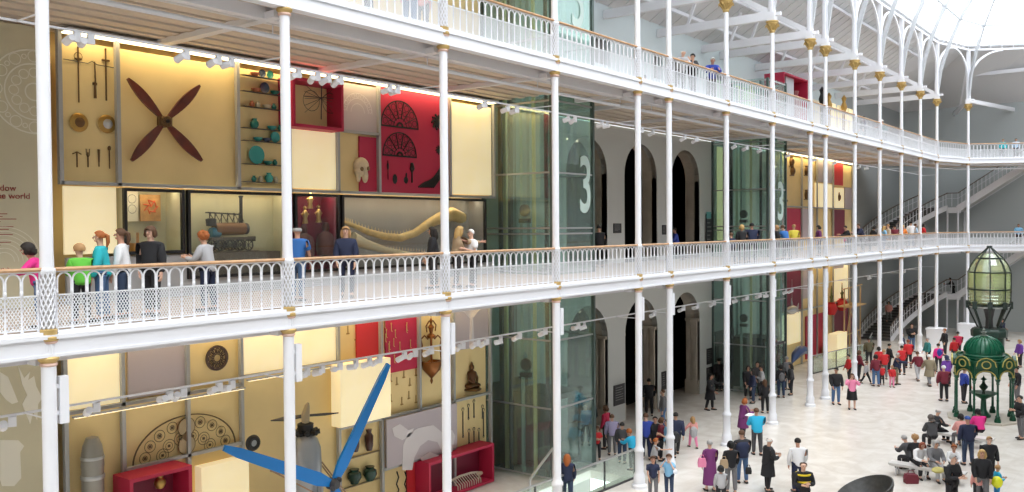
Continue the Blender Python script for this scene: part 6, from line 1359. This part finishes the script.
# ---- ground floor: (head x, head-top y, height, ...)
GR = [
 (567, 455, 1.62, A_-10, 'stand', 'woman', ('jacket', 'navy'), ('trousers', 'darkjeans'), ('long', 'ginger'), 'girl in navy with ginger hair beside the column at the glass guard'),
 (597, 427, 1.25, T_, 'hold', 'child', ('tee', 'red'), ('trousers', 'dark'), ('bob', 'brown'), 'child in red tee beside the glass lift'),
 (606, 406, 1.70, A_+60, 'stand', 'woman', ('shirt', 'crimson'), ('trousers', 'dark'), ('bob', 'brown'), 'brown-haired woman in dark red beside the lift'),
 (612, 415, 1.55, A_, 'stand', 'man', ('jacket', 'palepurple'), ('trousers', 'grey'), ('short', 'brown'), 'boy in pale violet hoodie with his back turned at the guard'),
 (622, 423, 1.50, A_-20, 'stand', 'man', ('jacket', 'charcoal'), ('trousers', 'darkjeans'), ('short', 'black'), 'boy in charcoal jacket carrying a bag by the guard'),
 (633, 430, 1.45, A_+40, 'rail', 'child', ('jacket', 'cyan'), ('trousers', 'dark'), ('short', 'ginger'), 'child in bright cyan hoodie leaning at the near column'),
 (646, 414, 1.72, A_, 'stand', 'man', ('shirt', 'royal'), ('trousers', 'navy'), ('short', 'brown'), 'tall person in royal blue just behind the near column'),
 (654, 437, 1.30, R2, 'reach', 'child', ('tee', 'lightgrey'), ('trousers', 'dark'), ('short', 'ginger'), 'ginger child in grey tee right of the near column'),
 (653, 457, 1.35, T_, 'stand', 'child', ('tee', 'navy'), ('trousers', 'grey'), ('short', 'brown'), 'boy in navy tee in front of the near column'),
 (669, 455, 1.38, T_-30, 'face', 'child', ('tee', 'skyblue'), ('trousers', 'darkjeans'), ('short', 'brown'), 'boy in light blue tee with hand raised to his face'),
 (668, 420, 1.62, L_, 'hold', 'man', ('tee', 'skyblue'), ('trousers', 'black'), ('short', 'brown'), 'youth in light blue tee facing left near the second near column'),
 (655, 417, 1.60, T_, 'stand', 'man', ('jacket', 'black'), ('trousers', 'dark'), ('short', 'dark'), 'youth in black in the school group, left one'),
 (661, 418, 1.60, R2, 'stand', 'woman', ('jacket', 'maroon'), ('trousers', 'black'), ('bob', 'brown'), 'girl in maroon in the school group by the close-set columns'),
 (676, 412, 1.68, A_, 'walk', 'man', ('jacket', 'navy'), ('trousers', 'dark'), ('short', 'dark'), 'youth in navy with backpack holding the pink girl by the hand'),
 (693, 417, 1.22, A_+10, 'lead', 'child', ('jacket', 'salmon'), ('trousers', 'pink'), ('long', 'fair'), 'little girl in pink trousers with pale grey backpack'),
 (663, 390, 1.70, L_, 'relax', 'man', ('jacket', 'grey'), ('trousers', 'jeans'), ('short', 'brown'), 'man in grey jacket at the notice by the right arch'),
 (649, 375, 1.70, A_, 'stand', 'man', ('jacket', 'black'), ('trousers', 'black'), ('short', 'black'), 'dark figure standing in the middle arch doorway'),
 (710, 374, 1.72, T_+60, 'point', 'man', ('coat', 'black'), ('trousers', 'black'), ('short', 'black'), 'officer in long black coat raising an arm near the wall notices'),
 (719, 354, 1.70, A_, 'stand', 'man', ('jacket', 'black'), ('trousers', 'black'), ('short', 'dark'), 'dark figure by the wall just left of the far lift'),
 (743, 399, 1.66, R2+20, 'read', 'woman', ('coat', 'plum'), ('trousers', 'dark'), ('bob', 'ginger'), 'ginger-haired woman in plum coat reading a paper'),
 (757, 409, 1.76, A_, 'read', 'man', ('puffer', 'cyan'), ('trousers', 'charcoal'), ('short', 'brown'), 'man in bright blue jacket with his back turned'),
 (710, 441, 1.66, A_+10, 'stand', 'woman', ('dress', 'plum'), ('long_skirt', 'plum'), ('short', 'grey'), 'grey-haired woman in long dark plum dress'),
 (731, 442, 1.68, A_, 'stand', 'woman', ('shirt', 'black'), ('trousers', 'grey'), ('bob', 'black'), 'black-haired woman in black top and grey trousers'),
 (721, 467, 1.30, A_, 'stand', 'child', ('jacket', 'lightgrey'), ('trousers', 'dark'), ('bob', 'black'), 'child in grey patterned top at the bottom edge'),
 (742, 431, 1.78, A_+10, 'stand', 'man', ('gilet', 'navy'), ('trousers', 'jeans'), ('short', 'brown'), 'man in dark padded vest and blue jeans'),
 (768, 438, 1.76, R2+10, 'hold', 'man', ('coat', 'black'), ('trousers', 'black'), ('bald', 'white'), 'white-haired man in black suit facing right'),
 (798, 439, 1.76, A_, 'stand', 'man', ('shirt', 'white'), ('trousers', 'navy'), ('short', 'dark'), 'man in white shirt behind the guard in yellow and black'),
 (803, 462, 1.76, T_, 'hold', 'man', ('jacket', 'black'), ('trousers', 'navy'), ('bald', 'brown'), 'balding guard in black jacket with yellow bands'),
 (744, 358, 1.72, A_, 'stand', 'man', ('jacket', 'skyblue'), ('trousers', 'dark'), ('short', 'dark'), 'person in light blue before the far lift doors'),
 (748, 366, 1.66, T_, 'stand', 'woman', ('jacket', 'black'), ('trousers', 'black'), ('bob', 'dark'), 'woman in black in the group before the far lift'),
 (753, 370, 1.64, L_, 'stand', 'woman', ('jacket', 'navy'), ('trousers', 'darkjeans'), ('long', 'dark'), 'woman in navy in the group before the far lift'),
 (757, 362, 1.74, T_+20, 'stand', 'man', ('jacket', 'dark'), ('trousers', 'dark'), ('short', 'black'), 'man in dark jacket at the back of the lift group'),
 (762, 366, 1.70, L_, 'hold', 'man', ('shirt', 'lightgrey'), ('trousers', 'dark'), ('short', 'dark'), 'person in light grey shirt by the column at the far lift'),
 (765, 380, 1.55, A_, 'stand', 'woman', ('jacket', 'black'), ('trousers', 'black'), ('long', 'brown'), 'brown-haired girl in black beside the far lift column'),
 (774, 352, 1.75, R2, 'stand', 'man', ('jacket', 'black'), ('trousers', 'black'), ('short', 'dark'), 'tall man in black near the cream display, right of a column'),
 (781, 365, 1.66, A_, 'stand', 'woman', ('jacket', 'black'), ('trousers', 'darkjeans'), ('bob', 'black'), 'woman in black carrying a grey backpack near the far display'),
 (787, 357, 1.76, A_+20, 'stand', 'man', ('jacket', 'grey'), ('trousers', 'darkjeans'), ('short', 'grey'), 'grey-haired man in grey jacket at the far display barrier'),
 (791, 364, 1.60, L_, 'stand', 'woman', ('jacket', 'charcoal'), ('trousers', 'dark'), ('long', 'dark'), 'woman in charcoal right of the grey-haired man'),
 (836, 368, 1.78, T_, 'stand', 'man', ('jacket', 'black'), ('trousers', 'jeans'), ('cap', 'black'), 'man in black jacket and blue jeans walking with the woman in pink'),
 (852, 374, 1.68, T_-10, 'face', 'woman', ('jacket', 'pink'), ('skirt', 'black'), ('long', 'brown'), 'woman in bright pink jacket with both hands at her face'),
 (849, 356, 1.55, L_, 'stand', 'woman', ('jacket', 'red'), ('trousers', 'dark'), ('short', 'dark'), 'person in red by the barrier left of the sixth last column'),
 (859, 351, 1.66, R2, 'stand', 'woman', ('jacket', 'maroon'), ('trousers', 'dark'), ('bob', 'brown'), 'woman in maroon jacket just right of the column'),
 (866, 361, 1.25, R2, 'walk', 'child', ('jacket', 'lightgrey'), ('trousers', 'black'), ('short', 'brown'), 'child in light grey walking in the far crowd'),
 (876, 355, 1.70, A_, 'stand', 'woman', ('jacket', 'maroon'), ('trousers', 'jeans'), ('bob', 'dark'), 'person in dark maroon top and blue jeans in the far crowd'),
 (869, 338, 1.72, A_, 'stand', 'man', ('jacket', 'olive'), ('trousers', 'dark'), ('short', 'black'), 'person in dark olive near the foot of the stairs'),
 (882, 365, 1.10, A_, 'stand', 'child', ('jacket', 'red'), ('leggings', 'dark'), ('short', 'brown'), 'small child in red coat beside the person in jeans'),
 (892, 366, 1.15, T_, 'stand', 'child', ('jacket', 'red'), ('trousers', 'pink'), ('short', 'fair'), 'small child in red coat held by the man in khaki trousers'),
 (879, 346, 1.62, A_, 'stand', 'woman', ('jacket', 'red'), ('trousers', 'dark'), ('bob', 'dark'), 'woman in red jacket in the far crowd, left one'),
 (884, 350, 1.66, A_, 'stand', 'woman', ('puffer', 'red'), ('trousers', 'grey'), ('short', 'fair'), 'fair-haired woman in bulky red jacket in the far crowd'),
 (889, 344, 1.66, R2, 'stand', 'woman', ('jacket', 'black'), ('trousers', 'black'), ('short', 'black'), 'woman all in black in the far crowd'),
 (896, 353, 1.74, T_+60, 'reach', 'man', ('jacket', 'navy'), ('trousers', 'khaki'), ('short', 'grey'), 'grey-haired man in navy jacket and khaki trousers leaning to the child'),
 (901.5, 333, 1.78, R2, 'stand', 'man', ('jacket', 'navy'), ('trousers', 'dark'), ('short', 'brown'), 'man in navy suit facing right near the stair foot'),
 (902, 346, 1.68, A_, 'stand', 'woman', ('jacket', 'red'), ('trousers', 'dark'), ('short', 'dark'), 'person in red jacket left of the tall red anorak'),
 (908.5, 340, 1.72, A_, 'stand', 'woman', ('puffer', 'red'), ('trousers', 'black'), ('short', 'red'), 'person in red anorak and black trousers'),
 (911.5, 324, 1.90, T_, 'hold', 'man', ('jacket', 'black'), ('trousers', 'jeans'), ('short', 'black'), 'large man in black with arms folded near the plinth'),
 (918, 351, 1.66, A_, 'walk', 'woman', ('jacket', 'maroon'), ('trousers', 'lightgrey'), ('short', 'brown'), 'woman in maroon jacket and light grey trousers walking away'),
 (929.5, 354, 1.72, A_, 'walk', 'man', ('coat', 'khaki'), ('trousers', 'grey'), ('short', 'white'), 'white-haired person in long khaki coat walking away'),
 (928, 338, 1.72, L_, 'stand', 'man', ('jacket', 'teal'), ('trousers', 'dark'), ('short', 'grey'), 'grey-haired person in teal striped jumper'),
 (938.5, 344, 1.66, A_, 'stand', 'woman', ('jacket', 'hotpink'), ('trousers', 'dark'), ('short', 'dark'), 'person in pink jacket with purple backpack'),
 (947, 356, 1.64, A_, 'stand', 'woman', ('puffer', 'purple'), ('trousers', 'dark'), ('hood', 'navy'), 'person in purple hooded coat beside the red coat man'),
 (945, 329, 1.76, L_, 'stand', 'man', ('jacket', 'black'), ('trousers', 'dark'), ('short', 'ginger'), 'ginger-haired man in black behind the purple coats'),
 (954.5, 338, 1.62, A_, 'stand', 'woman', ('jacket', 'red'), ('trousers', 'dark'), ('short', 'black'), 'person in red left of the crimson jacket by the plinth'),
 (958, 332, 1.72, A_, 'stand', 'man', ('jacket', 'crimson'), ('trousers', 'dark'), ('short', 'dark'), 'person in crimson jacket beside the white plinth'),
 (944, 366, 1.74, A_, 'stand', 'man', ('puffer', 'maroon'), ('trousers', 'black'), ('short', 'white'), 'white-haired man in dark red padded coat and black trousers'),
 (964, 368, 1.72, R2, 'stand', 'man', ('jacket', 'royal'), ('trousers', 'dark'), ('short', 'dark'), 'person in royal blue seen between the fountain pillars'),
 (1017, 367, 1.74, L_, 'stand', 'man', ('jacket', 'black'), ('trousers', 'grey'), ('short', 'dark'), 'person in black right of the fountain'),
 (1020, 340, 1.66, L_, 'stand', 'woman', ('puffer', 'purple'), ('trousers', 'dark'), ('bob', 'fair'), 'fair-haired person in purple at the right edge'),
 (1021, 396, 1.76, L_, 'hold', 'man', ('jacket', 'black'), ('trousers', 'grey'), ('short', 'black'), 'man in black at the right edge in front of the fountain'),
 (1002, 318, 1.72, R2, 'walk', 'man', ('jacket', 'navy'), ('trousers', 'dark'), ('short', 'dark'), 'person in navy striding beyond the lighthouse lens'),
 (952, 455, 1.78, T_+30, 'hold', 'man', ('jacket', 'black'), ('trousers', 'black'), ('short', 'grey'), 'grey-haired man in black standing in front of the near bench'),
 (982, 450, 1.72, T_-20, 'stand', 'woman', ('jacket', 'black'), ('trousers', 'grey'), ('long', 'blonde'), 'blonde woman in black beside the child with the balloon'),
 (968, 417, 1.76, A_, 'stand', 'man', ('jacket', 'navy'), ('trousers', 'darkjeans'), ('cap', 'blue'), 'person in navy with bright blue cap standing at the second bench'),
 (989, 437, 1.60, T_, 'stand', 'man', ('jacket', 'black'), ('trousers', 'black'), ('short', 'fair'), 'fair-haired youth in black behind the blonde woman'),
 (997, 466, 1.15, R2, 'hold', 'child', ('shirt', 'cyan'), ('trousers', 'brightblue'), ('short', 'fair'), 'small child in bright blue holding the yellow balloon'),
 (984, 471, 1.05, A_, 'stand', 'child', ('jacket', 'lightgrey'), ('trousers', 'dark'), ('hood', 'beige'), 'small child in pale grey hooded coat at the bottom edge'),
 (978, 466, 1.20, A_, 'stand', 'child', ('jacket', 'salmon'), ('trousers', 'dark'), ('short', 'brown'), 'small child in salmon coat beside the blonde woman'),
]
for px, py, h, fc, pose, bld, tp, bt, hr, lb in GR:
    h *= 1.03; person(at_head(px, py, h), h, fc, pose, bld, tp, bt, hr, lb)
# seated people: pelvis on the bench
def seated(px, py, fc, pose, bld, tp, bt, hr, lb, sh=1.26):
    p = PZ(px, py, sh); hgt = 1.72 if bld != 'child' else 1.4; sc = hgt/1.72; J = skeleton(pose, bld); f = math.radians(fc)
    d = (J['head'].x)*sc; z = .46 + .09*sc - J['pelvis'].z*sc
    person(Vector((p.x-d*math.cos(f), p.y-d*math.sin(f), max(z, 0))), hgt, fc, pose, bld, tp, bt, hr, lb)
seated(905, 436, A_+25, 'sitlean', 'man', ('jacket', 'charcoal'), ('trousers', 'dark'), ('short', 'grey'), 'grey-haired man in charcoal jacket sitting with his back to the camera')
seated(915, 438, A_, 'sit', 'woman', ('jacket', 'black'), ('trousers', 'dark'), ('curly', 'fair'), 'fair curly-haired person in black sitting on the far side of the near bench')
seated(922, 443, T_, 'sitlean', 'woman', ('shirt', 'white'), ('trousers', 'dark'), ('bob', 'red'), 'auburn-haired woman in white cardigan seated on the near bench')
seated(936, 444, T_, 'sit', 'woman', ('jacket', 'grey'), ('trousers', 'lightgrey'), ('bob', 'grey'), 'grey-haired woman with scarf seated on the near bench')
seated(954, 447, T_-20, 'sit', 'child', ('shirt', 'white'), ('trousers', 'dark'), ('short', 'ginger'), 'ginger boy in white seated at the end of the near bench', 1.1)
seated(931, 418, A_, 'sit', 'woman', ('puffer', 'charcoal'), ('trousers', 'dark'), ('hood', 'fur'), 'person in charcoal parka with fur hood seated beside the bald man')
seated(938, 412, R2+10, 'sit', 'man', ('jacket', 'dark'), ('trousers', 'black'), ('bald', 'grey'), 'bald man in dark suit and white shirt seated at the bench end')
seated(961, 417, A_, 'sit', 'woman', ('puffer', 'salmon'), ('trousers', 'grey'), ('bob', 'dark'), 'person in salmon pink coat seated with back turned at second bench')
seated(978, 412, A_, 'sit', 'woman', ('puffer', 'hotpink'), ('trousers', 'dark'), ('bob', 'black'), 'person in magenta coat seated with back turned by the fountain')
# on the stairs
person(Vector((74.3, 19.5, 1.15)), 1.68, 190, 'walk', 'woman', ('jacket', 'salmon'), ('trousers', 'grey'), ('bob', 'dark'), 'person in pale pink walking down the dark-treaded ground stairs')
p = PX(953, 262, 81.0); person(Vector((81.0, p.y, 3.15+(15.6-p.y)/5.0*3.92)), 1.75, 90, 'rail', 'man', ('jacket', 'black'), ('trousers', 'black'), ('short', 'black'), 'person in black on the upper flight of the ground stairs')
# crowd in the dim room seen through the near lift glass
for px, Y, fc, tp, lb in ((573, 18.9, T_, 'brightblue', 'person in bright blue seen through the near lift glass'), (582, 19.4, L_, 'black', 'dark figure seen through the near lift glass')):
    person(Vector((PY(px, 300, Y).x+2.2, Y+.9, 0)), 1.7, fc, 'stand', 'man', ('jacket', tp), ('trousers', 'dark'), ('short', 'dark'), lb)
# ---- things people carry
def bag(px, py, z, size, m, label, name='shoulder_bag', cat='bag'):
    p = PZ(px, py, z); t = thing(name, label, cat, p, YAW+PI/2); w_, d_, h_ = size
    MB().prism([(-w_/2, 0), (w_/2, 0), (w_*.55, h_*.5), (w_*.42, h_), (-w_*.42, h_), (-w_*.55, h_*.5)], -d_/2, d_/2).obj('bag_body', m, t)
    MB().tube([(-w_*.3, 0, h_*.95), (-w_*.2, 0, h_*1.35), (w_*.2, 0, h_*1.35), (w_*.3, 0, h_*.95)], .012, 6).obj('strap', m, t)
bag(911, 483, 0, (.42, .25, .32), mat(COLR['maroon'], .6), 'dark red bag standing on the floor by the near bench', 'hand_bag')
bag(702, 467, .85, (.26, .10, .30), mat(COLR['pink'], .7), 'pink and blue tote bag on the arm of the woman in the plum dress', 'tote_bag')
bag(724, 468, 1.0, (.24, .12, .28), mat(COLR['tan'], .7), 'tan shoulder bag between two women in dark clothes')
bag(748.5, 474, .82, (.18, .08, .22), mat(COLR['black'], .7), 'small black camera bag hanging beside the blue jeans', 'camera_bag')
def pack(px, py, z, m, label): 
    p = PZ(px, py, z); t = thing('backpack', label, 'backpack', p-Vector((.12*math.cos(YAW), .12*math.sin(YAW), .2)), YAW+PI/2)
    MB().ell((0, 0, .22), (.15, .10, .23), 12, 8).obj('pack_body', m, t, True); MB().ell((0, -.08, .14), (.10, .05, .10), 10, 6).obj('front_pocket', m, t, True)
    MB().tube([(-.09, .05, .38), (-.10, .2, .36), (-.09, .12, .1)], .018, 5).obj('shoulder_strap', m, t)
    MB().tube([(.09, .05, .38), (.10, .2, .36), (.09, .12, .1)], .018, 5).obj('shoulder_strap', m, t)
pack(693, 432, .90, mat(COLR['lightgrey'], .7), 'pale grey backpack worn by the little girl in pink')
pack(938.5, 352.5, 1.25, mat(COLR['royal'], .7), 'blue violet backpack worn over the pink jacket')
pack(781, 377, 1.15, mat(COLR['grey'], .7), 'grey backpack worn by the woman at the far display')
pack(675, 437, .95, mat(COLR['dark'], .7), 'dark backpack hanging low in the school group')
p = PZ(997, 479, .75); p -= Vector((p.x, p.y, 0)).normalized()*.38; t = thing('balloon', 'round bright yellow balloon held by the small child', 'balloon', p)
MB().ell((0, 0, 0), (.17, .17, .19), 18, 12).obj('balloon_skin', mat((.72, .75, .02), .25), t, True); MB().lathe([(.0, -.18), (.025, -.22), (0, -.22)], 8).obj('knot', mat((.5, .5, .02), .4), t)
p = PZ(750, 415, 1.15); o = MB().bar((-.2, 0, 0), (.2, .02, .03), .28, .006).obj('leaflet', mat((.85, .85, .82), .6)); o.location = p; tag(o, 'white opened leaflet held by the woman in the plum coat', 'leaflet')
p = PZ(938, 470, .62); o = MB().ell((0, 0, 0), (.30, .20, .09), 12, 8).obj('folded_coat', mat((.50, .44, .14), .8, noise=.3, nscale=5), None, True); o.location = p; tag(o, 'pale yellow coat folded on the lap of the grey-haired woman', 'coat')
# yellow bands of the guard's jacket
g_ = [o for o in bpy.data.objects if o.get('label', '').startswith('balding guard')][0]
for zz in (1.18, 1.38): MB().lathe([(.192, zz-.02), (.195, zz+.02), (.15, zz+.02), (.15, zz-.02), (.192, zz-.02)], 20).obj('yellow_band', mat((.8, .6, .02), .6), g_)
